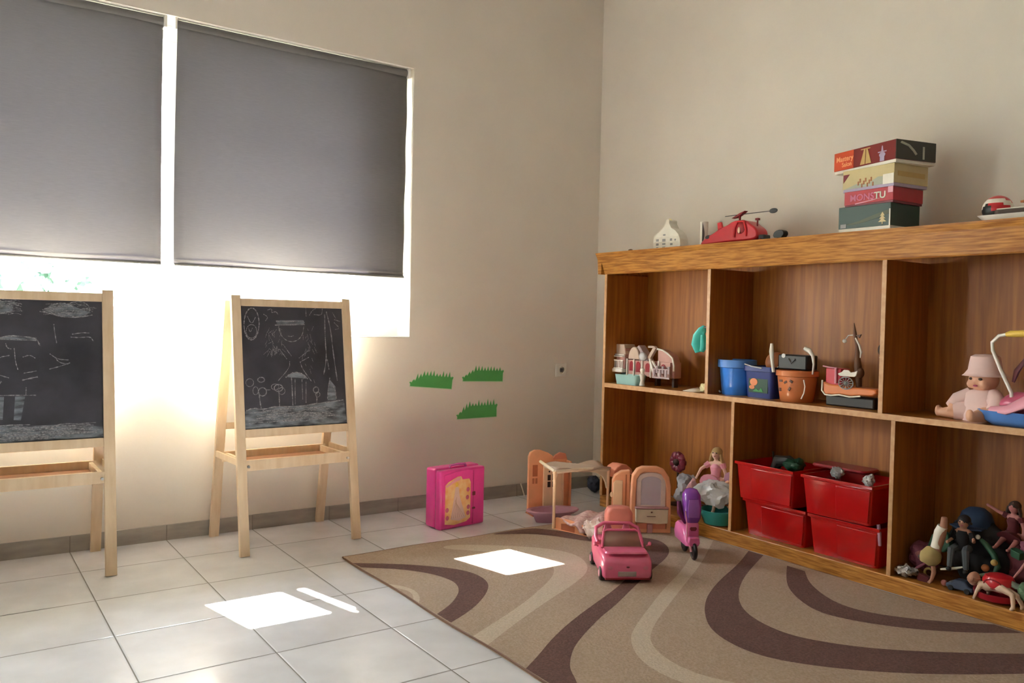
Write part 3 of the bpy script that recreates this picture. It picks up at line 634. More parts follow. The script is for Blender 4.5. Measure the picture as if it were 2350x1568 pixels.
# tan upright tube
t = thing('cardboard_tube', 'upright beige tube with painted shade strip between palace piece and red helicopter', 'tube', (-.27, -1.135, TOP), CAB)
m = MB(); m.lathe([(.017, 0), (.020, .002), (.020, .128), (.017, .128), (.016, .004)], (0, 0, 0), 20); m.build('tube', 'card', t)
m = MB(); m.prism([(.006, .004)]+[(.006+.009*math.sin(PI*i/10), .004+.12*i/10) for i in range(11)]+[(.006, .124)], -.0205, -.012); m.build('shade_strip', 'dark_brown', t)  # dark strip painted as the shaded right side of the tube
# red helicopter
t = thing('toy_helicopter', 'glossy red toy helicopter with black rotor on top of the bookcase', 'toy helicopter', (-.27, -1.35, TOP), CAB)
m = MB()   # fuselage side outline, thick
body = [(-.205, .012), (-.18, .035), (-.15, .050), (-.115, .062), (-.08, .082), (-.035, .092), (.0, .110), (.05, .112), (.085, .105), (.11, .085), (.135, .070), (.15, .050), (.150, .018), (.10, .010), (.0, .012), (-.10, .008), (-.19, .004)]
m.prism(chaikin(body, 1), -.042, .042); m.build('fuselage', 'red', t, bevel=.010)
m = MB(); m.prism([(-.118, .055), (-.125, .115), (-.102, .118), (-.088, .075)], -.006, .006); m.build('tail_fin', 'red', t, bevel=.002)
m = MB(); rr = m.ball((.052, -.030, .075), (.035, .022, .038), 16, 10); m.build('cockpit_window', 'dark_red', t)
m = MB(); m.tube([(.015, -.043, .030), (.020, -.047, .070), (.040, -.047, .104), (.075, -.047, .102), (.088, -.045, .062), (.086, -.043, .03)], .006, 8); m.build('door_frame', 'red', t)
m = MB(); m.ball((.05, -.05, .062), (.008, .005, .016), 10, 8); m.build('pilot', 'skin_pale', t)
m = MB(); rr = m.ball((-.155, -.032, .042), (.020, .014, .012), 12, 8); m.build('rear_light', 'dark_grey', t)
m = MB(); m.cyl((.012, 0, .105), (.012, 0, .150), .005); m.prism([(-.03, .128), (.02, .150), (.05, .158), (.03, .145), (0, .130)], -.012, .012); m.build('rotor_mast', 'dark_red', t)
m = MB(); m.tube([(.02, 0, .144), (.11, -.003, .1435), (.19, -.006, .143)], [.0022, .0018, .0018], 6); rr = m.ball((.212, -.006, .143), (.024, .006, .012), 14, 8); m.build('rotor_blade', 'dark_grey', t)
m = MB(); m.tube([(.0, 0, .144), (-.05, .006, .144), (-.09, .012, .145)], .0018, 6); m.build('rotor_blade', 'dark_grey', t)
m = MB(); m.cyl((.118, 0, .075), (.118, 0, .108), .004); m.box(.118, 0, .112, .016, .016, .010); m.build('lamp', 'dark_red', t)
for y in (-.045, .045):
    m = MB(); m.tube([(-.09, y, .004), (.16, y, .004), (.175, y, .012)], .004, 6); m.build('skid', 'dark_red', t)
for x in (.168,):
    m = MB(); m.box(x, -.01, .018, .034, .05, .030); m.build('nose_block', 'dark_grey', t, bevel=.006)
# black toy with white foot
t = thing('toy_car_wreck', 'small black rounded toy with white base right of the red helicopter', 'toy', (-.27, -1.598, TOP), CAB)
m = MB(); m.prism(chaikin([(-.028, .018), (-.022, .040), (-.002, .050), (.026, .048), (.034, .030), (.020, .014), (.012, .002), (.004, .012)], 1), -.018, .018); m.build('shell', 'black', t, bevel=.005)
m = MB(); m.box(-.012, -.004, .005, .034, .03, .009); m.build('foot', 'white', t, bevel=.002)
# game boxes
def gamebox(label, loc, rz, W, D, H, lid, base, faces):
    """local x right along lit long side, y back, z up"""
    t = thing('board_game_box', label, 'board game box', loc, rz, 'board game boxes stacked on the bookcase')
    m = MB(); m.bb(-W/2+.002, W/2-.002, .002, D-.002, 0, H*.4); m.build('tray', base, t, bevel=.001)
    m = MB(); m.bb(-W/2, W/2, 0, D, H*.14, H); m.build('lid', lid, t, bevel=.0015)
    return t
pl('box_maroon', (.20, .016, .014), .35); pl('box_shaded', (.030, .026, .016), .35); pl('box_orange', (.62, .075, .02), .35); pl('box_gold', (.55, .38, .14), .4); pl('box_straw', (.60, .50, .26), .45); pl('box_mix', (.42, .44, .36), .45); pl('box_red', (.45, .015, .03), .35); pl('box_green', (.012, .045, .032), .3); pl('lilac', (.45, .38, .55), .4)
A1 = R(-74); ST = (-.378, -2.200)
def at(rz, x, y): return (ST[0]+math.cos(rz)*x-math.sin(rz)*y, ST[1]+math.sin(rz)*x+math.cos(rz)*y)
# each box is placed by its near corner (local x=W/2,y=0 sits at the corner towards the camera)
def gb(label, dx, dy, z, rz, W, D, H, lid, base):
    o = gamebox(label, (0, 0, z), rz, W, D, H, lid, base, None)
    cx, cy = ST[0]+dx, ST[1]+dy; o.location = (cx-math.cos(rz)*W/2, cy-math.sin(rz)*W/2, z); return o
z = TOP
H4 = .105
b = gb('dark green board game box with tree emblem, bottom of the four-box stack', -.0, -.0, z, R(-92), .235, .200, H4, 'box_green', 'off_white'); W = .235; D = .200
m = MB(); m.prism([(-W/2+.01, .03), (-W/2+.05, .034), (-.02, .042), (.04, .06), (W/2-.006, .078), (W/2-.006, .062), (.05, .045), (0, .034), (-.05, .028)], -.0012, .0); m.build('cover_art', 'dark_art', b)
m = MB()
for k in range(3): m.prism([(.083-.018+.004*k, .030+.012*k), (.083, .046+.012*k), (.083+.018-.004*k, .030+.012*k)], -.0018, -.0012)
m.box(.083, -.0015, .026, .004, .001, .010); m.build('tree_emblem', 'box_straw', b)
m = MB(); m.box(-W/2+.024, -.0012, .026, .026, .0016, .016); m.build('label_patch', 'grey', b)
m = MB(); m.box(W/2-.003, -.0012, .045, .005, .002, .07); m.build('corner_wear', 'off_white', b)
z += H4
H3 = .064
b = gb('red board game box with pale lettering, second from the bottom of the stack', .004, -.006, z, R(-94), .225, .195, H3, 'box_red', 'maroon'); W = .225
text_mesh('MONS', .038, 'rose', b, 'title_lettering', (-.085, -.0012, .022), sx=1.05)
text_mesh('TU', .038, 'off_white', b, 'title_lettering', (.028, -.0012, .022), sx=1.05)
m = MB(); m.box(W/2-.012, -.0012, .055, .022, .0016, .030); m.build('label_patch', 'soft_pink', b)
m = MB(); m.prism([(-.06, .012), (.02, .020), (.06, .024), (.02, .017), (-.06, .008)], -.0014, 0); m.build('swoosh', 'soft_pink', b)
z += H3
H2 = .090
b = gb('worn straw and grey illustrated board game box, third from the bottom', -.004, -.012, z, R(-98), .25, .200, H2, 'box_straw', 'lilac'); W = .25; D = .200
m = MB(); m.prism([(-W/2+.002, .012), (-.05, .030), (0, .022), (.05, .045), (W/2-.002, .040), (W/2-.002, .012)], -.0012, 0); m.build('cover_art', 'box_mix', b)
m = MB()
for k in range(9): m.box(-.045+.009*k, -.0014, .030+.012*math.sin(k*2.1), .006, .0014, .016)
m.build('figures_art', 'ball_brown', b)
m = MB(); m.prism([(-W/2+.004, .04), (-W/2+.035, .074), (-W/2+.004, .074)], -.0013, 0); m.build('corner_art', 'maroon', b)
m = MB(); m.box(W/2-.026, -.0012, .030, .05, .0018, .040); m.build('label_patch', 'off_white', b)
m = MB(); m.box(W/2+.0007, D/2, .050, .0014, D*.8, .020); m.box(W/2+.0012, D/2, .045, .0014, D*.6, .006); m.build('side_art_shade', 'box_gold', b)
z += H2
H1 = .090
b = gb('maroon and orange board game box with palace art, topmost of the stack', -.012, -.022, z, R(-104), .335, .205, H1, 'box_maroon', 'off_white'); W = .335; D = .205
m = MB(); m.bb(-W/2-.0003, -W/2+.11, -.0010, .003, H1*.14+.001, H1-.0006); m.build('cover_art', 'box_orange', b)
m = MB(); m.bb(W/2-.003, W/2+.0010, -.0004, D, H1*.14+.001, H1-.0006); m.build('side_art_shade', 'box_shaded', b)  # right face darkened: shade put into the colour behind its art
text_mesh('Mastery', .030, 'orange_ink', b, 'title_lettering', (-W/2+.012, -.0016, .050))
text_mesh('Salon', .026, 'orange_ink', b, 'title_lettering', (-W/2+.045, -.0016, .026))
m = MB()
m.prism([(-.020, .018), (.000, .078), (.008, .078), (.006, .018)], -.0016, 0); m.prism([(.010, .018), (.012, .078), (.020, .076), (.040, .018)], -.0016, 0); m.box(.008, -.001, .080, .05, .0014, .004); m.build('tower_art', 'box_gold', b)
m = MB(); m.prism(arc(.097, .040, .016, .010, 0, 360, 12)[:-1], -.0016, 0); m.box(.097, -.001, .052, .044, .0014, .004); m.box(.097, -.001, .024, .022, .0014, .018); m.prism([(.092, .054), (.102, .054), (.098, .076), (.095, .076)], -.0016, 0); m.build('teapot_art', 'lilac', b)
m = MB(); m.tube([(W/2+.0016, .02, .078), (W/2+.0016, .06, .068), (W/2+.0016, .085, .050), (W/2+.0016, .10, .035)], .006, 6, flat=.3); m.build('side_swirl_art', 'box_mix', b)
m = MB(); m.box(W/2+.001, .14, .045, .0016, .010, .05); m.build('side_figure_art', 'box_mix', b)
# ball and tray on the far right
t = thing('play_ball', 'red, white and black panelled ball at the right end of the bookcase top', 'ball', (-.255, -2.545, TOP+.052))
m = MB(); m.ball((0, 0, 0), .052, 24, 16)
def face_mi(m, fn): m.mi = [fn(Vector([sum(m.v[i][k] for i in f)/len(f) for k in range(3)]).normalized()) for f in m.f]
face_mi(m, lambda n: (1 if abs(n.dot(Vector((.6, .1, .79)))) < .22 else (2 if n.dot(Vector((-.75, .45, -.3))) > .72 else 0)))
m.build('shell', ['red', 'off_white', 'black'], t, ang=180)
t = thing('tray', 'thin white tray lying on the bookcase top, front of the ball', 'tray', (-.30, -2.80, TOP), CAB)
m = MB(); m.loft([rrect(.52, .12, .02, 0), rrect(.56, .14, .02, .020), rrect(.548, .128, .018, .020), rrect(.51, .11, .02, .005)]); m.build('rim', 'white', t)
b = thing('picture_book', 'dark book with tan cover lying on the white tray', 'book', (-.30, -2.80, TOP+.0212), CAB)
m = MB(); m.bb(-.22, .25, -.055, .05, 0, .016); m.build('pages', 'dark_brown', b, bevel=.001)
m = MB(); m.bb(-.215, .255, -.052, .055, .0165, .021); m.build('cover', 'card', b, bevel=.001)
p = thing('folded_cloth', 'folded brown cloth lying on the dark book beside the ball', 'cloth', (-.27, -2.78, TOP+.043), CAB)
m = MB(); m.grid(lambda u, v: (-.13+.40*u, -.05+.1*v, .012+.018*math.sin(PI*min(1, u*1.4+.2))*(.8+.2*math.sin(v*7+u*5))), 16, 8); m.build('fabric', 'ball_brown', p, solid=.008)

# ------------------------------------------------------------------ upper left compartment
t = thing('dollhouse_palace', 'jumbled pink and white toy palace with balconies in the upper left compartment', 'dollhouse', (-.20, -.70, SH), CAB)
def archwin(m, cx, y, z, w_, h_): m.prism([(cx-w_/2, z), (cx-w_/2, z+h_*.6)]+arc(cx, z+h_*.6, w_/2, h_*.4, 180, 0, 6)+[(cx+w_/2, z)], y-.0012, y)
def balcony(cx, cz, w_, rows, mt, y=-.06):
    m = MB(); m.box(cx, y, cz, w_, .012, .006); m.box(cx, y, cz+.045, w_, .008, .006)
    for k in range(rows): m.box(cx-w_/2+w_*(k+.5)/rows, y, cz+.022, .006, .006, .045)
    m.build('balcony', mt, t, bevel=.001)
m = MB(); m.bb(-.235, -.15, -.05, .03, .065, .20); m.build('tower_block', 'mid_pink', t, bevel=.003)
m = MB(); m.prism([(-.245, .165), (-.235, .222), (-.16, .222), (-.145, .165)], -.052, .035); m.build('tower_roof', 'cream_dull', t, bevel=.004)
m = MB(); m.bb(-.245, -.145, -.062, -.052, .158, .166); m.bb(-.255, -.150, -.07, -.052, .150, .156); m.build('ledge', 'off_white', t, bevel=.001)
balcony(-.20, .085, .105, 7, 'off_white', -.066)
m = MB(); m.bb(-.262, -.14, -.08, -.05, .062, .082); m.build('terrace', 'off_white', t, bevel=.003)
m = MB(); m.bb(-.14, .20, -.045, .04, .05, .135); m.m = 1
for cx, z, w_, h_ in [(-.10, .075, .030, .055), (-.045, .070, .035, .06), (.03, .075, .035, .05), (.085, .07, .03, .06), (.15, .075, .035, .05)]: archwin(m, cx, -.046, z, w_, h_)
m.build('wall_block', ['mid_pink', 'dark_red'], t)
m = MB()
for cx in (-.132, -.075, -.01, .058, .118): m.cyl((cx, -.05, .045), (cx, -.05, .142), .005, seg=8)
m.build('columns', 'off_white', t)
m = MB(); m.prism(arc(-.09, .14, .045, .07, 180, 0, 10), -.04, .03); m.build('dome', 'cream_dull', t, bevel=.004)
m = MB(); m.prism([(-.035, .135), (-.03, .185), (-.055, .212), (-.04, .222), (-.01, .19), (.02, .16), (.035, .135)], -.05, .0); m.build('gable', 'grey_pink', t, bevel=.003)
m = MB(); m.ball((.0, -.055, .16), (.026, .018, .024), 12, 8); m.build('lantern', 'silver', t)
m = MB(); m.bar((.02, -.03, .14), (.075, -.03, .215), .020, .02); m.box(.045, -.03, .215, .045, .02, .012); m.build('slide', 'cream_dull', t, bevel=.002)
m = MB(); m.prism([(.09, .05), (.09, .205)]+[(.13, .20), (.165, .185), (.20, .165), (.215, .13), (.215, .05)], -.03, .02); m.build('stair_wing', 'mid_pink', t, bevel=.004)
m = MB(); m.tube([(.09, -.035, .205), (.13, -.035, .20), (.17, -.035, .183), (.205, -.035, .160), (.217, -.035, .12), (.217, -.035, .09)], .005, 8); m.build('railing', 'off_white', t)
m = MB(); m.bar((.06, -.06, .15), (.10, -.06, .06), .012, .01); m.bar((.08, -.06, .14), (.14, -.06, .07), .008, .01); m.build('brace', 'off_white', t)
m = MB()
for k in range(6): m.box(.10+.022*k, -.066, .075+(.02 if k % 2 else 0), .016, .006, .04)
m.box(.155, -.068, .052, .13, .006, .010); m.box(.155, -.068, .098, .13, .006, .006); m.build('balustrade', 'grey_pink', t, bevel=.001)
m = MB()
for cx in (-.22, -.16, .06, .19): m.bb(cx-.008, cx+.008, -.01, .02, 0, .065)
m.build('legs', 'dark_brown', t)
t = thing('mesh_basket', 'pale teal see-through basket standing under the toy palace', 'basket', (-.285, -.635, SH), CAB)
m = MB(); m.loft([rrect(.16, .07, .012, 0), rrect(.18, .08, .012, .055), rrect(.172, .072, .01, .055), rrect(.152, .062, .01, .004)], True, True); m.build('basket_body', 'pale_teal', t)
t = thing('toy_figure', 'small white toy figure standing before the palace in upper left compartment', 'toy figure', (-.300, -.745, SH), CAB)
m = MB(); m.lathe([(.012, 0), (.016, .004), (.009, .03), (.014, .055), (.017, .062), (.008, .070), (.010, .076), (.013, .086), (.010, .097), (.002, .10)], (0, 0, 0), 14); m.build('gown', 'off_white', t)
m = MB(); m.ball((0, 0, .086), .0125, 12, 8); m.build('head', 'skin_pale', t)
t = thing('toy_hand_mirror', 'turquoise plastic toy hanging on the divider in the upper left compartment', 'toy', (-.29, -1.165, SH+.262), CAB)
m = MB(); rr = m.tube([(-.028, 0, -.060), (-.042, 0, -.02), (-.030, .0, .022), (-.006, 0, .055), (.008, 0, .075)], [.016, .026, .028, .022, .008], 12, flat=.35); m.build('shell', 'turquoise', t)
m = MB(); m.tube([(-.004, .006, .03), (.002, .006, -.03), (-.012, .006, -.055)], [.012, .018, .012], 8, flat=.4); m.build('hinge', 'teal', t)
m = MB(); m.cyl((.004, 0, .068), (.0445, 0, .068), .004, seg=8); m.build('peg', 'steel', t)
crumple('yellow_plush', 'small crumpled yellow soft toy beside the divider in upper left compartment', 'soft toy', (-.285, -1.185, SH), (.028, .028, .024), 'pale_yellow', 9, rz=1)
t = thing('paper_card', 'folded white paper card lying near the yellow soft toy', 'card', (-.30, -1.115, SH), CAB)
m = MB(); m.add([(-.05, -.02, .001), (.03, -.03, .001), (.02, .02, .024), (-.03, .02, .012), (.045, .01, .002)], [(0, 1, 2, 3), (1, 4, 2)]); m.build('sheet', 'card', t, solid=.001)

# ------------------------------------------------------------------ upper middle compartment
def handle_arc(m, r, z0, h, ang, rr=.004, a0=0, a1=180): m.tube([(r*math.cos(R(a)), h*math.sin(R(a))*math.cos(ang), z0+h*math.sin(R(a))*math.sin(ang)) for a in [a0+(a1-a0)*i/16 for i in range(17)]], rr, 8)
t = thing('bucket', 'bright blue toy bucket with white handle folded down at its left', 'bucket', (-.205, -1.318, SH), CAB)
m = MB(); m.lathe([(.070, .0), (.072, .003), (.086, .150), (.092, .150), (.092, .170), (.086, .174), (.082, .168), (.068, .006)], (0, 0, 0), 40, cap1=True); m.build('pail', 'blue', t)
m = MB(); m.lathe([(.0880, .135), (.0935, .137), (.0935, .172), (.0880, .173)], (0, 0, 0), 40, cap0=False, cap1=False); m.build('rim', 'sky_blue', t, solid=.002)
m = MB(); m.tube([(-.084, -.030, .145), (-.090, -.040, .115), (-.094, -.045, .08), (-.088, -.045, .045), (-.078, -.045, .018), (-.06, -.050, .008)], .0045, 8); m.build('handle', 'white', t)
t = thing('toy_box', 'dark navy square tub with printed orange and green picture beside the blue bucket', 'tub', (-.185, -1.495, SH), CAB)
m = MB(); m.loft([rrect(.15, .15, .02, 0), rrect(.165, .165, .02, .125), rrect(.178, .178, .02, .127), rrect(.178, .178, .02, .150), rrect(.162, .162, .02, .150), rrect(.142, .142, .02, .006)]); m.build('tub_body', 'navy', t)
m = MB(); m.bb(-.055, .055, -.0805, -.078, .025, .105); m.build('picture', 'dark_green', t, smooth=False)
m = MB(); m.prism(arc(-.025, .075, .022, .018, 0, 360, 14)[:-1], -.082, -.0805); m.prism(arc(-.035, .05, .016, .010, 0, 360, 14)[:-1], -.082, -.0805); m.build('picture_fruit', 'orange', t)
m = MB(); m.prism([(-.03, .03), (-.01, .045), (.005, .035), (.02, .05), (.03, .03)], -.082, -.0805); m.build('picture_leaf', 'green', t)
m = MB(); m.tube([(-.078, -.085, .158), (-.03, -.095, .150), (.03, -.096, .144)], .003, 8); m.build('handle', 'silver', t)
t = thing('brown_ball', 'brown ball resting in the navy tub in the upper middle compartment', 'ball', (-.165, -1.520, SH+.168))
m = MB(); m.ball((0, 0, 0), .052, 24, 16); m.build('shell', 'ball_brown', t)
m = MB(); m.ball((-.03, -.036, -.022), .008, 10, 8); m.build('valve', 'off_white', t)
t = thing('jar_bucket', 'orange clear bucket with raised white handle holding dark toys, upper middle compartment', 'bucket', (-.225, -1.682, SH), CAB)
m = MB(); m.lathe([(.070, 0), (.074, .004), (.082, .060), (.088, .115), (.095, .118), (.095, .142), (.088, .144), (.084, .140), (.070, .008)], (0, 0, 0), 36); m.build('pail', 'orange_clear', t)
m = MB(); m.tube([(.072, -.052, .105), (.078, -.050, .075), (.074, -.05, .045), (.062, -.052, .018)], .003, 8); m.build('painted_edge_highlight', 'off_white', t)  # off-white strip painted as a highlight along the pail side
m = MB(); m.tube([(-.086, -.06, .130), (-.094, -.06, .175), (-.104, -.055, .225), (-.108, -.05, .262)], [.007, .008, .011, .007], 10); m.build('handle', 'white', t)
m = MB(); m.tube([(.094, -.02, .130), (.099, -.02, .175), (.092, -.02, .215), (.074, -.02, .236), (.050, -.02, .246)], [.004, .005, .008, .012, .010], 10); m.build('handle', 'white', t)
m = MB()
for k, (x, z_) in enumerate([(-.03, .055), (.02, .06), (.0, .09), (-.025, .095), (.03, .095)]): m.box(x, -.083-.002*(z_ > .08), z_, .010, .003, .016, rot=(0, .5*k, 0))
m.build('printed_marks', 'brown', t)
t = thing('toy_radio', 'black boxy toy sitting inside the orange clear bucket', 'toy', (-.225, -1.682, SH+.146), CAB)
m = MB(); m.bb(-.075, .078, -.045, .04, 0, .068); m.build('case', 'black', t, bevel=.006)
m = MB(); m.cyl((-.045, -.04, .062), (-.045, -.046, .062), .010, seg=14); m.build('knob', 'silver', t)
m = MB(); m.tube([(-.015, -.047, .05), (.0, -.047, .03), (.02, -.047, .05)], .004, 6); m.build('grip', 'dark_grey', t)
# toy ship
t = thing('toy_ship', 'toy sailing ship with orange hull, red cabin and tall dark mast, upper middle compartment', 'toy ship', (-.215, -1.955, SH), CAB)
m = MB()
hull = [(-.115, .055), (-.115, .105), (-.085, .095), (-.04, .092), (.04, .088), (.13, .088), (.14, .070), (.12, .058), (.06, .056), (.02, .050), (-.03, .054), (-.06, .048), (-.085, .050), (-.10, .045)]
m.prism(hull, -.045, .045); m.build('hull', 'orange', t, bevel=.006)
m = MB(); m.tube([(-.116, -.047, .11), (-.117, -.048, .065), (-.10, -.05, .048), (-.07, -.05, .046), (-.03, -.05, .052), (.02, -.05, .047), (.07, -.05, .054)], .0035, 8); m.build('hull_trim', 'off_white', t)
m = MB(); m.bb(-.11, .12, -.03, .04, 0, .046); m.build('underside_block', 'black', t, bevel=.006)  # black block filling the space under the hull
m = MB(); m.bb(-.11, -.035, -.035, .035, .09, .165); m.build('cabin', 'red_pink', t, bevel=.005)
m = MB(); m.cyl((-.055, -.042, .10), (-.055, -.042, .165), .005, seg=8); m.tube([(-.12, -.04, .172), (-.09, -.04, .168), (-.05, -.042, .166)], .003, 6); m.build('cabin_rail', 'soft_pink', t)
m = MB(); m.prism([(-.04, .140), (-.04, .144), (-.022, .152), (-.012, .162), (.010, .162), (.020, .152), (.040, .156), (.052, .162), (.046, .140), (.038, .134), (-.03, .134)], -.05, -.044); m.build('skull_board', 'off_white', t, bevel=.002)
m = MB()
m.tube([(.0+.034*math.cos(2*PI*i/20), -.05, .105+.026*math.sin(2*PI*i/20)) for i in range(20)], .0025, 6, closed=True)
for k in range(6): m.tube([(-.034*math.cos(k*PI/6), -.05, .105-.026*math.sin(k*PI/6)), (.034*math.cos(k*PI/6), -.05, .105+.026*math.sin(k*PI/6))], .0018, 6)
m.ball((0, -.052, .105), .008, 10, 8); m.build('ship_wheel', 'grey', t)
m = MB(); m.tube([(.030, 0, .09), (.022, 0, .18), (.016, 0, .26), (.004, 0, .32), (-.002, 0, .365)], [.012, .016, .007, .007, .001], 10); m.ball((.03, 0, .15), (.022, .018, .025), 12, 8); m.build('mast', 'brown', t)
m = MB(); m.tube([(.012, -.008, .30), (.032, -.01, .27), (.042, -.01, .24), (.038, -.01, .215)], [.003, .005, .005, .002], 8); m.build('gaff', 'off_white', t)
m = MB(); m.tube([(-.002, -.006, .312), (-.022, -.008, .31), (-.036, -.008, .292)], .002, 6); m.ball((-.040, -.008, .285), .009, 10, 8); m.build('crow_nest', 'glassy', t)
m = MB(); m.prism([(.008, .312), (.034, .316), (.026, .300)], -.004, .004); m.build('pennant', 'brown', t)
t = thing('hanging_racket', 'small round brown toy hung on the divider above the toy ship', 'toy', (-.27, -2.118, SH+.255), CAB)
m = MB(); m.ball((0, 0, 0), (.018, .008, .026), 16, 10); m.tube([(.002, 0, .02), (.010, 0, .05), (.012, 0, .075)], [.005, .004, .003], 8); m.build('paddle', 'dark_brown', t)
m = MB(); m.ball((.0, -.002, -.032), (.010, .006, .005), 10, 8); m.build('fringe', 'cream_dull', t)
m = MB(); m.cyl((.010, 0, .070), (.0215, 0, .070), .003, seg=8); m.build('peg', 'steel', t)

# ------------------------------------------------------------------ upper right compartment: doll and carrier
t = thing('baby_doll', 'baby doll in pale pink clothes and hat sitting in the upper right compartment', 'doll', (-.20, -2.495, SH), R(-100))
m = MB()
m.ball((0, -.005, .158), (.052, .052, .05), 18, 14); m.ball((0, -.052, .150), (.010, .010, .009), 8, 6); m.ball((-.026, -.038, .140), .018, 10, 8); m.ball((.026, -.038, .140), .018, 10, 8)
m.tube([(-.05, -.02, .09), (-.085, -.05, .06), (-.08, -.08, .03)], [.022, .020, .014], 10); m.tube([(.05, -.02, .09), (.085, -.05, .06), (.08, -.08, .03)], [.022, .020, .014], 10)
m.tube([(-.035, -.02, .03), (-.080, -.055, .026), (-.135, -.065, .020)], [.032, .026, .016], 10); m.tube([(.035, -.02, .03), (.055, -.09, .028), (.05, -.14, .022)], [.032, .026, .018], 10)
m.ball((-.142, -.066, .026), (.012, .016, .024), 10, 8); m.ball((.05, -.148, .03), (.016, .012, .024), 10, 8)
m.tube([(0, 0, .02), (0, 0, .08), (0, 0, .13)], [.05, .045, .022], 12); m.build('body', 'skin', t, remesh=.0045)
m = MB()
for q in (-1, 1): m.ball((q*.019, -.052, .160), (.008, .005, .005), 10, 8)
m.build('eyes', 'dark_brown', t)
m = MB(); m.ball((0, -.053, .134), (.010, .005, .004), 10, 6); m.build('mouth', 'rose', t)
m = MB(); rr = m.tube([(0, 0, .0), (0, .0, .03), (0, -.002, .07), (0, -.004, .105), (0, -.006, .122)], [.072, .074, .064, .058, .040], 20); m.jit(rr, .008, 22)
for s in (-1, 1): rr = m.tube([(s*.04, -.01, .10), (s*.078, -.035, .072), (s*.086, -.062, .046)], [.030, .032, .026], 12); m.jit(rr, .006, 30)
rr = m.tube([(-.03, -.02, .035), (-.085, -.055, .034)], [.045, .036], 12); m.jit(rr, .006, 30); m.build('romper', 'pale_pink', t)
m = MB(); m.lathe([(.072, 0), (.070, .005), (.058, .022), (.054, .05), (.050, .072), (.036, .080), (.0, .082)], (0, 0, .172), 28); m.lathe([(.078, -.002), (.060, .014), (.056, .016)], (0, 0, .172), 28, cap0=False, cap1=False); m.build('hat', 'pale_pink', t)
t = thing('toy_carrier', 'blue toy baby carrier with white arched handle, cut off at the right edge', 'carrier', (-.245, -2.655, SH), CAB)
m = MB(); m.loft([rrect(.20, .12, .05, 0), rrect(.27, .16, .07, .018), rrect(.29, .18, .08, .045), rrect(.296, .186, .08, .052), rrect(.28, .17, .075, .052), rrect(.25, .14, .06, .015)]); m.build('cradle', 'sky_blue', t)
hp = [(-.030, -.02, .05), (-.036, -.02, .12), (-.075, -.02, .20), (-.105, -.02, .27), (-.108, -.02, .30), (-.085, -.02, .325), (-.05, -.02, .332), (.05, -.02, .336), (.12, -.02, .32), (.13, -.02, .27), (.12, -.02, .15), (.12, -.02, .05)]
m = MB(); m.tube(hp, .0065, 10); m.build('handle', 'white', t)
m = MB(); m.tube([(-.060, -.02, .330), (-.045, -.02, .333), (.0, -.02, .335), (.018, -.02, .3355)], [.008, .012, .013, .010], 14); m.build('grip', 'yellow', t)
b = thing('pink_blanket', 'crumpled pink cloth heaped in the blue carrier', 'cloth', (-.245, -2.672, SH+.018), CAB)
m = MB(); rr = m.ball((0, 0, .055), (.115, .055, .055), 30, 20); m.jit(rr, .022, 14, 2); m.jit(rr, .008, 40, 4); m.build('fabric', 'rose', b)
m = MB(); m.tube([(-.10, -.075, .040), (-.04, -.082, .042), (.02, -.078, .075), (.08, -.07, .10)], [.012, .022, .03, .03], 12, flat=.5); m.build('strap', 'soft_pink', b)
t = thing('plush_rabbit', 'dusky pink soft toy with long drooping ear behind the carrier', 'soft toy', (-.095, -2.640, SH), CAB)
m = MB(); rr = m.ball((0, 0, .07), (.055, .05, .07), 18, 12); rr2 = m.ball((0, -.01, .17), (.045, .045, .05), 16, 12); m.jit(rr, .006, 30); m.build('body', 'mauve', t)
for s in (-1, 1):
    m = MB(); m.tube([(s*.02, 0, .20), (s*.05, .0, .235), (s*.075, -.01, .19), (s*.085, -.01, .15)], [.012, .018, .02, .010], 10, flat=.5); m.build('ear', 'mauve', t)
pl('teal_dull', (.03, .28, .27), .4); pl('soft_pink_d', (.55, .30, .32), .7); pl('navy_dull', (.04, .06, .11), .6); pl('black_cloth', (.015, .014, .016), .9); pl('maroon_d', (.10, .014, .02), .85); pl('plum', (.22, .06, .10), .8); pl('foil', (.50, .48, .50), .2, metal=.6)
pl('navy_cap', (.02, .045, .11), .8); pl('straw_hair', (.42, .32, .13), .8); pl('dark_teal', (.02, .10, .09), .7); pl('dark_green2', (.015, .08, .04), .5); pl('slate', (.08, .09, .10), .6); pl('skin_d', (.42, .20, .13), .6); pl('dusky', (.42, .16, .15), .6)
pl('dull_green', (.12, .22, .12), .6); pl('dusty_yellow', (.42, .30, .10), .6); pl('orange_dull', (.40, .14, .05), .6); pl('doll_pale', (.66, .48, .36), .45)
M['bag_grey'] = translucent(plain('bag_plastic_grey', (.42, .43, .47), .35), (.5, .5, .55), .25)
M['gold_pic'] = mat('golden_picture', (.88, .42, .16), .4, ns=22, c2=(.92, .66, .34)); pl('gown_fold', (.60, .38, .32), .6)
pl('peach_dark', (.50, .16, .08), .5); pl('peach_red', (.78, .30, .20), .45); pl('lace', (.78, .66, .64), .8); pl('salmon', (.66, .22, .18), .4)
M['coverlet'] = mat('doll_coverlet', (.62, .34, .36), .9, ns=60, c2=(.82, .64, .62)); M['coverlet'].name = 'doll_coverlet'
pl('car_pink', (.74, .14, .28), .25, coat=.5); pl('scooter_pink', (.74, .16, .42), .28, coat=.4); pl('purple_light', (.32, .10, .50), .15, coat=.5); pl('plum_dark', (.12, .01, .08), .3)
pl('slate_green', (.16, .19, .15), .6)
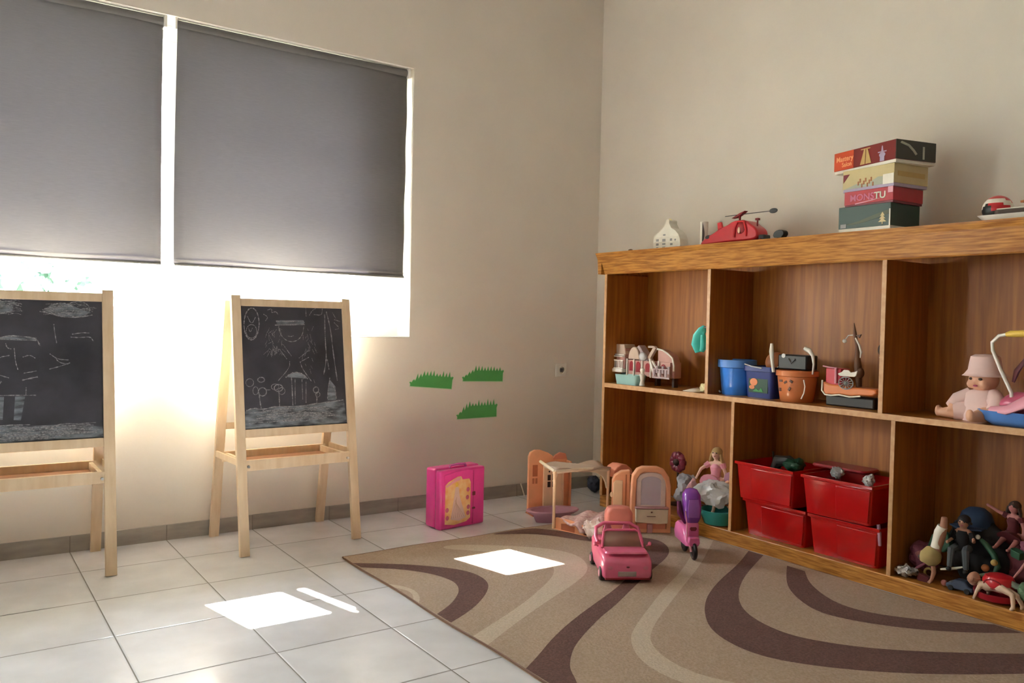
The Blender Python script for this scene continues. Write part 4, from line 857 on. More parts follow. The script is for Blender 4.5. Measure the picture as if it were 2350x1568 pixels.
# ------------------------------------------------------------------ red bins
def bin_(label, yc, z, xf, W, H, rz=0, tilt=0, fold=.33, D=.27):
    t = thing('storage_bin', label, 'storage bin', (xf, yc, z), 0, 'red storage bins in the lower middle compartment', rot=(tilt, 0, CAB+rz))
    # local: x right, y into the shelf from the front rim, z up; sides flare outward to the rim
    def ring(w_, d, z_, y): return rrect(w_, d, .014, z_, 0, y+d/2)
    m = MB(); m.loft([ring(W*.90, D*.90, 0, .016), ring(W*.985, D*.98, H-.016, .004), ring(W, D, H-.014, 0), ring(W, D, H, 0), ring(W-.012, D-.012, H, .006), ring(W*.90-.012, D*.90-.012, .006, .022)])
    m.build('bin_body', 'red_bin', t)
    # raised front panel with the vertical step the photo shows
    m = MB(); x = -W/2+W*fold
    def fy(z_): return .016-.012*(z_/H)
    m.add([(x, fy(.01)-.005, .01), (W*.43, fy(.01)-.005, .01), (W*.465, fy(H-.022)-.004, H-.022), (x, fy(H-.022)-.004, H-.022), (x-.006, fy(.01)+.003, .01), (W*.44, fy(.01)+.003, .01), (W*.475, fy(H-.022)+.003, H-.022), (x-.006, fy(H-.022)+.003, H-.022)],
          [(0, 1, 2, 3), (0, 3, 7, 4), (1, 5, 6, 2), (3, 2, 6, 7), (0, 4, 5, 1)])
    m.build('front_panel', 'red_bin', t, bevel=.002)
    m = MB(); m.bb(-W*.5-.002, W*.5+.002, -.003, .003, H-.012, H+.001); m.build('rim', 'red_bin', t, bevel=.0015)
    return t
bin_('red plastic bin under the other left one, behind the plinth', -1.632, BT, -.305, .345, .168, fold=.30, D=.27)
bin_('red plastic bin on top of the left stack, with dark toys inside', -1.592, BT+.170, -.334, .330, .172, rz=R(-1), fold=.28, D=.28)
bin_('red plastic bin at the bottom of the right stack', -1.990, BT, -.312, .335, .168, fold=.42, D=.27)
bin_('red plastic bin on top of the right stack, shiny and slightly tilted', -1.973, BT+.176, -.345, .332, .166, rz=R(1), fold=.5, D=.29, tilt=0)
t = thing('toy_shoe', 'dark toy poking out of the upper left red bin', 'toy', (-.15, -1.56, BT+.30), CAB)
m = MB(); rr = m.tube([(-.05, 0, 0), (-.02, 0, .045), (.03, 0, .052), (.07, .0, .04)], [.02, .03, .028, .016], 10); m.jit(rr, .008, 25); m.build('shell', 'dark_grey', t)
m = MB(); m.cyl((-.05, 0, .02), (-.055, 0, .085), .005, seg=8); m.build('stick', 'dark_brown', t)
crumple('dark_cloth', 'dark green crumpled cloth on the upper left red bin', 'cloth', (-.17, -1.64, BT+.305), (.05, .05, .03), 'dark_green', 3)
t = thing('red_lid', 'red plastic lid lying across the back of the upper red bins', 'lid', (-.10, -1.86, BT+.352), CAB)
m = MB(); m.loft([rrect(.26, .12, .02, 0), rrect(.27, .13, .02, .006), rrect(.262, .122, .02, .014)]); m.build('panel', 'dark_red', t)
crumple('paper_scrap', 'crumpled grey paper standing up between the two upper red bins', 'paper', (-.23, -1.905, BT+.325), (.020, .03, .026), 'grey', 11, amp=.6)
crumple('paper_scrap', 'small crumpled white paper at the right end of the upper right red bin', 'paper', (-.25, -2.07, BT+.325), (.028, .020, .020), 'silver', 12, amp=.6)
t = thing('toy_rod', 'pale toy rod sticking out of the lower right red bin', 'toy', (-.30, -2.155, BT+.10), CAB)
m = MB(); m.tube([(0, .0, 0), (-.004, 0, .05), (-.010, 0, .085)], [.006, .008, .007], 8); m.build('rod', 'mauve', t)
t = thing('toy_rod', 'second pale toy rod, right against the divider beside the red bins', 'toy', (-.265, -2.178, BT), CAB)
m = MB(); m.tube([(0, 0, 0), (.004, 0, .10), (.002, 0, .155)], [.006, .007, .006], 8); m.build('rod', 'mauve', t)

# ------------------------------------------------------------------ lower left compartment
doll(thing('doll', 'small doll with frizzy blonde hair slumped at the back of the lower left compartment', 'doll', (-.17, -1.17, BT+.02), R(-70)), .34,
     dict(face=(0, -1, .1), shL=(-.1, -.02, .74), elL=(-.2, -.1, .66), haL=(-.26, -.12, .52), knL=(-.14, -.2, .42), foL=(-.2, -.36, .12), knR=(.1, -.2, .45), foR=(.12, -.38, .10)), 'skin_pale', 'blonde', 'soft_pink', hairlen=.2, fat=1.15)
doll(thing('doll', 'doll with tangled light hair against the divider in the lower left compartment', 'doll', (-.13, -1.30, BT+.05), R(-95)), .33,
     dict(face=(-.3, -1, .2), knL=(-.1, -.2, .42), foL=(-.12, -.38, .2), knR=(.1, -.2, .45), foR=(.14, -.36, .12)), 'skin', 'cream_dull', 'mauve', hairlen=.22, fat=1.15)
crumple('plastic_bag', 'crumpled translucent white plastic bag in the lower left compartment', 'bag', (-.275, -1.255, BT+.075), (.105, .075, .062), 'bag', 5, amp=.4, rz=R(-90))
t = thing('teal_tub', 'teal plastic bowl under the white plastic bag', 'bowl', (-.275, -1.285, BT), CAB)
m = MB(); m.lathe([(.05, 0), (.07, .006), (.088, .05), (.092, .072), (.088, .074), (.082, .05), (.06, .010)], (0, 0, 0), 28); m.build('bowl', 'teal_dull', t)
crumple('grey_bag', 'grey crumpled plastic bag at the left of the doll pile, behind the vanity', 'bag', (-.20, -1.00, BT), (.055, .06, .095), 'bag_grey', 8, amp=.4)
t = thing('hair_scrunchie', 'dark maroon ruffled flower toy behind the orange doll vanity', 'toy', (-.14, -.875, BT), CAB)
m = MB()
for k in range(9):
    a = 2*PI*k/9; rr = m.ball((.035*math.cos(a), 0, .235+.035*math.sin(a)), (.024, .018, .024), 10, 8); m.jit(rr, .005, 60, k)
m.build('petals', 'maroon', t)
m = MB(); m.ball((0, -.01, .235), .02, 10, 8); m.build('centre', 'dark_brown', t)
m = MB(); m.tube([(0, 0, 0), (.005, 0, .10), (0, 0, .20)], .006, 8); m.lathe([(.04, 0), (.04, .01), (.01, .014)], (0, 0, 0), 16); m.build('stem', 'dark_brown', t)
crumple('pink_cloth', 'pink crumpled doll dress between the scooter and the white bag', 'doll clothes', (-.30, -1.135, BT), (.045, .035, .10), 'soft_pink_d', 21, amp=.35)
crumple('toy_scrap', 'dark toy piece lying far left in the lower left compartment', 'toy', (-.24, -.56, BT), (.05, .04, .035), 'dark_brown', 31)
crumple('toy_scrap', 'dark blue toy lump on the floor by the room corner behind the canopy bed', 'toy', (-.12, -.16, 0), (.045, .04, .05), 'navy_dull', 32)
t = thing('toy_plate', 'flat tan wooden piece lying in the lower left compartment behind the bed', 'toy', (-.20, -.68, BT), CAB)
m = MB(); m.bb(-.10, .10, -.05, .05, 0, .012); m.build('board', 'ball_brown', t, bevel=.002)

# ------------------------------------------------------------------ lower right compartment: heap of toys
HG = None
def hp_(n, l, c, x, y, z=BT, rz=CAB): return thing(n, l, c, (x, y, z), rz)
crumple('dark_cloth', 'black cloth bundle forming the middle of the toy heap', 'cloth', (-.115, -2.46, BT), (.072, .13, .125), 'black_cloth', 41, amp=.3)
crumple('dark_cloth', 'dark maroon cloth bundle on the right of the toy heap', 'cloth', (-.12, -2.68, BT), (.075, .11, .11), 'maroon_d', 42, amp=.3)
crumple('dark_cloth', 'purple-pink crumpled cloth low on the left of the toy heap', 'cloth', (-.20, -2.285, BT+.02), (.05, .055, .055), 'plum', 43, amp=.4)
crumple('foil_wrapper', 'shiny silver crumpled wrapper at the lower left foot of the toy heap', 'wrapper', (-.29, -2.265, BT), (.035, .045, .020), 'foil', 44, amp=.7)
t = hp_('blue_cap', 'small blue cap on top of the toy heap', 'cap', -.12, -2.445, BT+.225)
m = MB(); m.lathe([(.062, 0), (.062, .02), (.052, .05), (.030, .068), (.001, .073)], (0, 0, 0), 24); m.build('crown', 'navy_cap', t)
m = MB(); m.slab([(-.05, -.035), (-.06, -.085), (-.02, -.115), (.03, -.115), (.06, -.085), (.05, -.035)], 0, .005); m.build('peak', 'navy_cap', t)
t = hp_('doll', 'doll turned head down in the heap, white top above a big blonde hair puff', 'doll', -.285, -2.375)
m = MB(); m.tube([(.030, 0, .270), (.028, 0, .235), (.020, 0, .20), (.012, 0, .16)], [.011, .014, .018, .016], 12); m.tube([(-.004, -.01, .085), (.004, -.014, .05), (-.004, -.016, .018), (-.012, -.02, .004)], [.010, .009, .007, .008], 10); m.ball((.0, 0, .11), .024, 12, 8); m.tube([(.012, 0, .16), (.004, 0, .12)], [.014, .016], 10); m.tube([(.0, 0, .10), (-.004, -.01, .08)], [.014, .010], 8); m.build('body', 'skin_d', t, remesh=.004)
m = MB(); m.tube([(.024, 0, .232), (.014, 0, .205), (.006, 0, .17), (.002, 0, .145)], [.018, .021, .019, .020], 14); m.build('top', 'off_white', t)
m = MB(); rr = m.ball((-.010, -.014, .108), (.040, .034, .036), 20, 14); m.jit(rr, .006, 40); m.build('hair', 'straw_hair', t)
t = hp_('green_toy', 'dark green folded toy wing on the left slope of the heap', 'toy', -.19, -2.345, BT+.11)
m = MB(); m.prism([(-.05, 0), (-.03, .06), (.0, .085), (.035, .075), (.045, .03), (.02, .0)], -.015, .015); m.build('wing', 'dark_green2', t, bevel=.004)
doll(thing('action_figure', 'dark clothed action figure sitting in the middle of the heap below the blue cap', 'toy figure', (-.24, -2.455, BT+.03), R(-80)), .25,
     dict(face=(0, -1, 0), knL=(-.1, -.2, .5), foL=(-.12, -.2, .2), knR=(.1, -.2, .5), foR=(.12, -.22, .2), haL=(-.16, -.2, .6), haR=(.2, -.2, .7)), 'skin_d', 'black_hair', None, 'slate', 'black', hairlen=.02, fat=1.3)
t = [o for o in bpy.data.objects if o.get('label', '').startswith('dark clothed action figure')][0]
m = MB(); q = .25; m.tube([(0, 0, .77*q), (0, 0, .70*q), (0, 0, .60*q), (0, 0, .49*q)], [.060*q*1.3, .078*q*1.3, .062*q*1.3, .070*q*1.3], 14)
m.tube([(-.10*q, 0, .76*q), (-.15*q, 0, .62*q)], [.040*q*1.3, .032*q*1.3], 8); m.tube([(.10*q, 0, .76*q), (.15*q, 0, .62*q)], [.040*q*1.3, .032*q*1.3], 8); m.build('shirt', 'black_cloth', t)
t = hp_('white_bead', 'tiny glossy white bead on the right of the blue cap', 'bead', -.22, -2.50, BT+.205)
m = MB(); m.ball((0, 0, 0), .009, 12, 8); m.build('bead', 'off_white', t)
t = hp_('toy_snake', 'green ribbed toy snake curling down from the white bead', 'toy', -.21, -2.515, BT+.10)
m = MB(); m.tube([(-.01, 0, .095), (.012, 0, .08), (.04, 0, .05), (.06, -.01, .01), (.05, -.02, -.02)], [.008, .011, .012, .011, .006], 10); m.build('body', 'dark_green2', t)
doll(thing('doll', 'doll with pinkish outstretched arm at the top right of the toy heap', 'doll', (-.13, -2.585, BT+.10), R(-95)), .25,
     dict(face=(0, -1, .3), haL=(-.34, -.1, .88), elL=(-.2, -.05, .8), knL=(-.1, -.1, .4), foL=(-.1, -.3, .3), knR=(.1, -.1, .4), foR=(.1, -.3, .3)), 'dusky', 'dark_brown', 'maroon_d', hairlen=.15, fat=1.2)
t = hp_('toy_pumpkin', 'bright red rounded toy low on the right of the heap', 'toy', -.275, -2.605, BT+.035)
m = MB(); m.lathe([(.001, 0), (.03, .004), (.052, .022), (.055, .04), (.045, .058), (.02, .066), (.001, .062)], (0, 0, 0), 24); m.build('shell', 'red', t)
m = MB(); m.tube([(.03*math.cos(2*PI*i/16), -.048, .034+.016*math.sin(2*PI*i/16)) for i in range(16)], .003, 6, closed=True); m.build('ring', 'dark_red', t)
t = hp_('toy_block', 'dark red dish-shaped toy below the bright red toy', 'toy', -.27, -2.60, BT)
m = MB(); m.lathe([(.05, 0), (.075, .012), (.08, .034), (.072, .034), (.05, .01)], (0, 0, 0), 24); m.build('dish', 'dark_red', t)
crumple('green_scrap', 'pale green crumpled toy scrap at the far right of the heap', 'toy', (-.27, -2.705, BT+.02), (.035, .03, .035), 'dull_green', 51, amp=.4)
crumple('pink_scrap', 'dusky pink scrap of cloth at the right edge of the heap', 'cloth', (-.20, -2.69, BT+.16), (.04, .05, .035), 'plum', 52, amp=.4)
t = hp_('toy_car', 'dark blue toy car half buried low in the middle of the heap', 'toy car', -.28, -2.475, BT)
m = MB(); m.prism([(-.05, .008), (-.05, .024), (-.03, .028), (-.018, .044), (.02, .044), (.034, .028), (.05, .024), (.05, .008)], -.02, .02); m.build('car_body', 'navy_dull', t, bevel=.004)
for x in (-.03, .03):
    m = MB(); m.cyl((x, -.024, .010), (x, .024, .010), .010, seg=16); m.build('wheel', 'black', t)
for i, (x, y, z, mt, r, nm, lb) in enumerate([(-.25, -2.335, .028, 'dusty_yellow', .018, 'toy_ring', 'small dull yellow ring beside the blonde doll in the heap'), (-.27, -2.405, .012, 'dusky', .012, 'toy_bead', 'dusky pink bead at the foot of the heap'),
        (-.24, -2.54, .10, 'orange_dull', .014, 'toy_ball', 'small orange-brown ball in the centre of the heap'), (-.25, -2.575, .13, 'dusty_yellow', .012, 'toy_ball', 'small dull yellow ball above the bright red toy'), (-.25, -2.52, .055, 'off_white', .009, 'toy_bead', 'small off-white bead low in the centre of the heap')]):
    t = hp_(nm, lb, 'toy', x, y, BT+z)
    m = MB()
    if nm == 'toy_ring': m.tube([(r*math.cos(2*PI*k/16), 0, r*math.sin(2*PI*k/16)) for k in range(16)], .005, 8, closed=True)
    else: m.ball((0, 0, 0), r, 14, 10)
    m.build('shell', mt, t)
t = hp_('toy_strap', 'grey-green toy strap curving above the arched pale doll', 'toy', -.285, -2.62)
m = MB(); m.tube([(-.09, 0, .075), (-.05, 0, .090), (.0, 0, .088), (.05, 0, .074), (.12, 0, .078)], [.006, .010, .012, .012, .010], 10, flat=.5); m.build('band', 'slate_green', t)
doll(thing('doll', 'pale naked doll bent in an arch on the front edge of the bookcase base', 'doll', (-.310, -2.600, BT), R(-90)), .25,
     dict(face=(-.9, -.3, -.3), head=(-.27, 0, .27), neck=(-.20, 0, .24), chest=(-.08, 0, .22), pel=(.13, 0, .24), shL=(-.14, -.07, .22), elL=(-.17, -.12, .12), haL=(-.20, -.12, .03), shR=(-.14, .07, .22), elR=(-.10, .1, .12), haR=(-.12, .12, .03),
          knL=(.30, -.06, .20), foL=(.34, -.12, .02), knR=(.32, .05, .17), foR=(.40, .06, .02)), 'doll_pale', 'skin_d', None, hairlen=.06, fat=1.25)

for i, (x, y, z, kind, mt, lb) in enumerate([
    (-.265, -2.305, .045, 'rod', 'plum', 'thin purple toy stick slanting over the purple cloth, left of the heap'),
    (-.285, -2.435, .075, 'rod', 'off_white', 'thin pale toy stick slanting in front of the seated action figure'),
    (-.250, -2.665, .125, 'rod', 'dusky', 'dusky pink toy stick slanting at the far right of the heap'),
    (-.275, -2.445, .018, 'disc', 'dark_grey', 'dark grey toy wheel lying flat below the seated action figure'),
    (-.255, -2.315, .095, 'disc', 'foil', 'silver disc leaning high on the purple cloth'),
    (-.235, -2.560, .045, 'block', 'dark_teal', 'dark teal toy block behind the small orange-brown ball'),
    (-.240, -2.285, .085, 'block', 'dusky', 'dusky pink toy block on top of the purple cloth'),
    (-.225, -2.640, .175, 'block', 'dark_green2', 'dark green toy block high on the maroon cloth'),
    (-.280, -2.330, .010, 'block', 'maroon_d', 'maroon toy block on the base beside the foil wrapper')]):
    t = hp_('toy_'+kind, lb, 'toy', x, y, BT+z)
    m = MB()
    if kind == 'rod': m.tube([(-.03, 0, -.02), (0, -.004, .004), (.032, 0, .03)], [.004, .006, .004], 8)
    elif kind == 'disc': m.cyl((0, -.006, 0), (0, .006, .002), .024, seg=20); m.cyl((0, -.009, 0), (0, -.005, 0), .010, seg=14)
    else:
        m.prism([(-.022, -.010), (-.024, .012), (-.008, .018), (.018, .016), (.024, -.004), (.012, -.012)], -.014, .014)
    m.build('shell', mt, t, bevel=.002); t.rotation_euler = (.2*i, .5*math.sin(i*2.3), CAB+.4*i)
# ------------------------------------------------------------------ floor toys
# pink suitcase
SUA = R(7.5)
t = thing('toy_suitcase', 'hot pink plastic toy suitcase with golden gown picture standing by the window wall', 'toy suitcase', (-1.275, -.482, 0), SUA)
W, D, H = .29, .125, .305
m = MB(); m.bb(-W/2, W/2, .045, D, .004, H); m.build('back_shell', 'hot_pink', t, bevel=.012)
m = MB(); m.bb(-W/2, W/2, 0, .043, 0, H-.006); m.build('front_shell', 'hot_pink', t, bevel=.010)
m = MB(); m.bb(-W/2+.003, W/2-.003, .041, .047, .004, H-.010); m.build('seam', 'deep_pink', t)
m = MB(); m.prism([(-W/2+.02, H-.030), (-.05, H-.016), (.03, H-.012), (W/2-.08, H-.02), (W/2-.085, .02), (-W/2+.02, .02)], -.004, .002); m.build('picture_frame', 'hot_pink', t, bevel=.002)
m = MB(); m.prism([(-W/2+.028, .030), (-W/2+.028, .225), (-W/2+.045, .240), (-.04, .262), (-.018, .262), (-.008, .245), (.035, .245), (.045, .225), (.045, .045), (.02, .028), (-.06, .020)], -.006, -.003); m.build('picture', 'gold_pic', t)
m = MB(); m.prism([(-.082, .05), (-.060, .17), (-.055, .205), (-.045, .214), (-.033, .205), (-.028, .165), (.015, .05), (-.03, .038)], -.0075, -.0055); m.build('gown_art', 'pale_pink', t)
m = MB()
for k in range(7): m.bar((-.045-.002*k, -.0078, .16-.003*k), (-.08+.014*k, -.0078, .055), .002, .001)
m.build('gown_folds', 'gown_fold', t)
m = MB(); m.ball((-.045, -.006, .222), (.010, .003, .012), 12, 8); m.build('head_art', 'yellow', t)
m = MB(); m.prism([(-W/2+.030, .222), (-.045, .258), (-.02, .258), (-.025, .244), (-.05, .240), (-W/2+.034, .214)], -.0075, -.0055); m.build('ribbon_art', 'soft_pink', t)
m = MB()
for x, z in [(-W/2+.042, .06), (.030, .07), (.032, .10), (-W/2+.04, .10), (.025, .15), (.028, .19)]: m.ball((x, -.006, z), (.011, .0025, .012), 12, 6)
m.build('flower_art', 'rose', t)
m = MB(); m.bb(.060, .068, -.006, .0, .01, H-.02); m.build('rib', 'deep_pink', t, bevel=.002)
m = MB(); m.bb(.058, .075, -.010, 0, .155, .175); m.bb(.058, .075, -.010, 0, .085, .095); m.build('clasp', 'maroon', t, bevel=.002)
m = MB(); m.tube([(-.055, .045, H-.004), (-.05, .045, H+.008), (.0, .045, H+.012), (.045, .045, H+.008), (.05, .045, H-.004)], .007, 10, flat=.8); m.build('handle', 'purple_pink', t)

# lilac boat-shaped tub
t = thing('doll_bathtub', 'mauve boat-shaped toy tub on the floor behind the canopy bed', 'toy tub', (-.805, -.612, 0), R(-18))
m = MB()
def oval(a, b, z, n=28): return [(a*math.cos(2*PI*k/n)+(a*.10 if abs(2*PI*k/n-PI) > PI/2 else 0), b*math.sin(2*PI*k/n), z) for k in range(n)]
m.loft([oval(.085, .035, .0), oval(.09, .04, .010), oval(.10, .050, .035), oval(.135, .075, .055), oval(.14, .080, .060), oval(.135, .075, .066), oval(.115, .06, .062), oval(.09, .045, .030), oval(.06, .03, .022)]); m.build('tub', 'mauve', t)

# wardrobe with window-door
t = thing('doll_wardrobe', 'peach arched doll wardrobe with its window doors open, tallest of the peach furniture', 'doll furniture', (-.655, -.445, 0), R(-12))
def arched(w_, h_, r, n=10, x0=0): return [(x0-w_/2, 0), (x0-w_/2, h_-r)]+arc(x0, h_-r, w_/2, r, 180, 0, n)+[(x0+w_/2, 0)]
m = MB(); m.prism([(-.165, 0), (-.165, .315), (-.155, .338), (-.130, .350), (-.095, .349), (-.05, .333), (-.018, .312), (-.018, 0)], -.010, .010); o = m.build('left_door', 'peach', t, bevel=.003)
m = MB()
for x0, x1, z0, z1 in [(-.142, -.112, .205, .268), (-.142, -.130, .165, .195), (-.124, -.112, .165, .195)]: m.bb(x0, x1, -.0115, -.0095, z0, z1)
m.build('window_recess', 'peach_dark', t, smooth=False)
m = MB(); m.bb(-.020, .075, .0, .014, .0, .295); m.build('back_panel', 'peach', t, bevel=.003)
m = MB(); m.prism([(-.02, .285), (.0, .315), (.03, .330), (.065, .322), (.075, .29)], .0, .016); m.build('cornice', 'peach_red', t, bevel=.003)
m = MB(); m.bar((.075, -.02, 0), (.075, -.02, .285), .012, .05, (0, 1, 0)); m.build('side_panel', 'peach', t, bevel=.003)
# near door panel (cream) with four-pane window, hinged out towards the bed
d = MB(); d.bb(-.105, .012, -.073, -.065, 0, .275); dr = d.build('right_door', 'peach_pale', t, bevel=.003)
m = MB()
for x0, x1, z0, z1 in [(-.080, -.062, .155, .185), (-.080, -.062, .192, .222), (-.052, -.036, .155, .185), (-.052, -.036, .192, .226), (-.074, -.066, .236, .244), (-.046, -.040, .236, .244)]: m.bb(x0, x1, -.0745, -.0725, z0, z1)
m.build('window_recess', 'dark_brown', dr, smooth=False)
m = MB(); m.bb(.012, .020, -.073, -.02, 0, .275); m.build('side_panel', 'peach_pale', t, bevel=.002)
m = MB(); m.bb(.018, .070, -.03, -.016, .0, .272); m.build('side_panel', 'peach', t, bevel=.003)
m = MB(); m.bb(-.165, .085, -.074, .02, 0, .006); m.build('foot_board', 'peach_dark', t)
m = MB(); m.ball((.088, -.020, .055), .007, 10, 8); m.build('knob', 'peach_pale', t)

# canopy bed: foot posts A (near-left), B (right, back), C (near-right, low rail)
t = thing('doll_canopy_bed', 'cream and peach doll canopy bed with slender posts beside the pink car', 'doll furniture', (-.90, -.80, 0), 0)
P_ = lambda x, y, z=0: (x+.90, y+.80, z)
A_, B_, C_, D_ = (-.914, -.773), (-.530, -.745), (-.865, -.985), (-.500, -.965)
def post(p, h, r0=.008): m = MB(); m.tube([P_(*p), P_(*p, h*.5), P_(*p, h)], [r0, r0*.9, r0*1.25], 10); m.build('post', 'peach_pale', t)
post(A_, .300); post(B_, .270)
def rail(a, b, za, zb, r, mt='cream', sag=0, nm='rail'):
    pts = [P_(a[0]+(b[0]-a[0])*k/8, a[1]+(b[1]-a[1])*k/8, za+(zb-za)*k/8+sag*math.sin(PI*k/8)) for k in range(9)]
    m = MB(); m.tube(pts, r, 8); return m.build(nm, mt, t)
rail(A_, B_, .298, .272, .009, 'cream', .006); rail(A_, C_, .006, .006, .0075, 'peach'); rail(A_, (-.80, -.50), .30, .30, .008, 'cream')
# arched bracket of the canopy
m = MB()
ax = Vector(P_(*A_)); bx_ = Vector(P_(*B_)); dx = bx_-ax
def on(u, z): return tuple(ax+dx*u+Vector((0, 0, z)))
poly = [on(.0, .302), on(.30, .296), on(.6, .292), on(1.0, .285), on(1.03, .24), on(.985, .17), on(.955, .205), on(.90, .238), on(.78, .262), on(.6, .276), on(.3, .284), on(.06, .286), on(.03, .262), on(0, .24)]
q = [(x, y+.012, z) for x, y, z in poly]; n = len(poly)
m.add(poly+q, [tuple(range(n)), tuple(range(n, 2*n))[::-1]]+[(i, i+n, (i+1) % n+n, (i+1) % n) for i in range(n)]); m.build('arch', 'cream', t, bevel=.002)
# canopy roof slab and drape
m = MB(); m.grid(lambda u, v: P_(-.90+.37*u+.06*v, -.765+.19*v, .300-.02*u+.010*math.sin(u*9+v*6)), 14, 8); m.build('canopy', 'cream_dull', t, solid=.008)
# headboard hood, salmon, arched, right back
m = MB(); m.prism([(.375, .235), (.38, .262), (.405, .288), (.435, .300), (.470, .296), (.505, .272), (.525, .235), (.505, .238), (.47, .255), (.42, .255)], .02, .10); m.build('hood', 'peach_red', t, bevel=.004)
# mattress, coverlet
m = MB(); m.grid(lambda u, v: P_(-.895+.34*u, -.79-.17*v, .055+.016*math.sin(PI*u*.95)+.008*math.sin(u*14+v*9)-.030*max(0, v-.75)*4), 26, 14); m.build('coverlet', 'coverlet', t, solid=.010)
m = MB(); m.add([P_(-.905, -.775, .004), P_(-.865, -.950, .004), P_(-.865, -.950, .055), P_(-.89, -.86, .068), P_(-.905, -.775, .066), P_(-.890, -.770, .004), P_(-.850, -.945, .004), P_(-.850, -.945, .055), P_(-.875, -.86, .068), P_(-.890, -.770, .066)], [(0, 1, 2, 3, 4), (9, 8, 7, 6, 5), (0, 5, 6, 1), (1, 6, 7, 2), (2, 7, 8, 3), (3, 8, 9, 4), (4, 9, 5, 0)]); m.build('footboard', 'peach', t, bevel=.002)
m = MB(); m.add([P_(-.899, -.82, .012), P_(-.876, -.90, .012), P_(-.876, -.90, .040), P_(-.891, -.85, .048), P_(-.899, -.82, .044), ], [(0, 1, 2, 3, 4)]); m.v = [(x-.004, y, z) for x, y, z in m.v]; m.build('cut_out', 'peach_dark', t)
m = MB(); m.bb(.06, .40, -.16, -.02, .0, .04); m.build('bed_base', 'peach', t, bevel=.004)
crumple('lace_cloth', 'crumpled white lace cloth spilling off the foot of the canopy bed', 'cloth', (-.885, -1.055, .0115), (.040, .055, .048), 'lace', 61, amp=.5, rz=R(20))

# tall side cupboard between bed and vanity
t = thing('doll_cupboard', 'narrow peach doll cupboard with cream side just left of the vanity', 'doll furniture', (-.585, -.905, .0115), R(-38))
m = MB(); m.prism([(-.045, 0), (-.045, .235), (-.035, .262), (.0, .285), (.045, .290), (.050, 0)], -.02, .03); m.build('case', 'peach', t, bevel=.004)
m = MB(); m.prism([(-.040, .02), (-.040, .225), (-.028, .240), (.008, .240), (.008, .02)], -.026, -.018); m.build('front_panel', 'peach_pale', t, bevel=.003)
m = MB(); m.bb(.022, .028, -.024, -.018, .01, .27); m.build('rib', 'peach_dark', t)
m = MB(); m.ball((-.046, -.018, .165), (.010, .008, .014), 12, 8); m.build('knob', 'peach_pale', t)

# vanity
VA = R(-33)
t = thing('doll_vanity', 'arched peach doll vanity with mirror and cream drawer, right of the canopy bed', 'doll furniture', (-.545, -1.085, .0115), VA)
vo = [(-.097, 0), (-.100, .12), (-.098, .24), (-.094, .285), (-.072, .318), (-.045, .330), (.03, .330), (.062, .318), (.088, .280), (.098, .235), (.100, .12), (.102, 0)]
m = MB(); m.prism(vo, .012, .040); m.build('back_case', 'peach', t, bevel=.004)
m = MB(); vi = [(x*.78, .02+z*.86) for x, z in vo]; m.frame(vo, vi, -.004, .014); m.build('arch_frame', 'peach', t, bevel=.004)
m = MB(); m.prism([(-.066, .135), (-.066, .262)]+arc(0, .262, .066, .032, 180, 0, 10)+[(.066, .135)], .008, .014); m.build('mirror', 'wardrobe_glass', t)
m = MB(); fo = [(-.074, .130), (-.074, .262)]+arc(0, .262, .074, .040, 180, 0, 10)+[(.074, .130)]; fi = [(-.050, .137), (-.050, .255)]+arc(0, .255, .050, .026, 180, 0, 10)+[(.050, .137)]
m.frame(fo, fi, .004, .010); m.build('mirror_frame', 'lace', t, bevel=.002)
m = MB(); m.bb(-.082, .086, -.028, .012, .124, .132); m.build('counter', 'soft_pink_d', t, bevel=.003)
m = MB(); m.prism([(-.078, .056), (-.080, .122), (.084, .122), (.082, .052), (.03, .048)], -.024, .012); dr = m.build('drawer', 'cream', t, bevel=.004)
m = MB(); m.bb(-.024, .020, -.0265, -.023, .086, .089); m.build('handle', 'brown', dr)
m = MB(); m.ball((0, -.025, .108), (.005, .003, .004), 10, 6); m.build('knob', 'brown', dr)
m = MB(); m.bb(-.070, .075, -.002, .012, .0, .05); m.build('plinth_panel', 'peach_red', t, bevel=.003)
m = MB(); m.bb(-.018, .010, -.010, .0, .0, .045); m.build('pedestal', 'soft_pink_d', t, bevel=.003)

# pink armchair behind the car
t = thing('doll_armchair', 'salmon pink rounded doll chair directly behind the pink car', 'doll furniture', (-.835, -1.165, .0115), R(-36))
m = MB(); m.loft([rrect(.120, .08, .02, 0), rrect(.130, .09, .02, .10), rrect(.126, .088, .02, .155), rrect(.100, .070, .025, .178), rrect(.06, .04, .02, .184)]); m.build('back', 'salmon', t)
m = MB(); m.bb(-.055, .055, -.058, -.03, 0, .06); m.build('seat', 'rose', t, bevel=.008)

# pink car
CA = math.atan2(-.10, .168)
t = thing('toy_car', 'large pink toy convertible parked on the rug facing the camera', 'toy car', (-1.118, -1.492, .0115), CA)
W = .205
def sec(w_, z0, z1, y, r=.018):    # rounded section in x,z at station y
    return [(x, y, z) for x, z, _ in rrect(w_, z1-z0, min(r, (z1-z0)*.45), 0, 0, (z0+z1)/2)]
m = MB()
secs = [sec(W*.88, .018, .070, -.150), sec(W*.95, .014, .088, -.143), sec(W*.98, .012, .100, -.125), sec(W, .012, .108, -.09), sec(W, .012, .112, -.03), sec(W*.98, .012, .112, .06), sec(W*.98, .012, .120, .12), sec(W*.94, .014, .118, .16), sec(W*.86, .020, .10, .175)]
m.loft(secs); body = m.build('car_body', 'car_pink', t, bevel=0)
m = MB(); m.loft([rrect(W*.86, .09, .02, .1125, 0, -.085), rrect(W*.82, .085, .02, .119, 0, -.084)]); m.build('bonnet', 'car_pink', t)
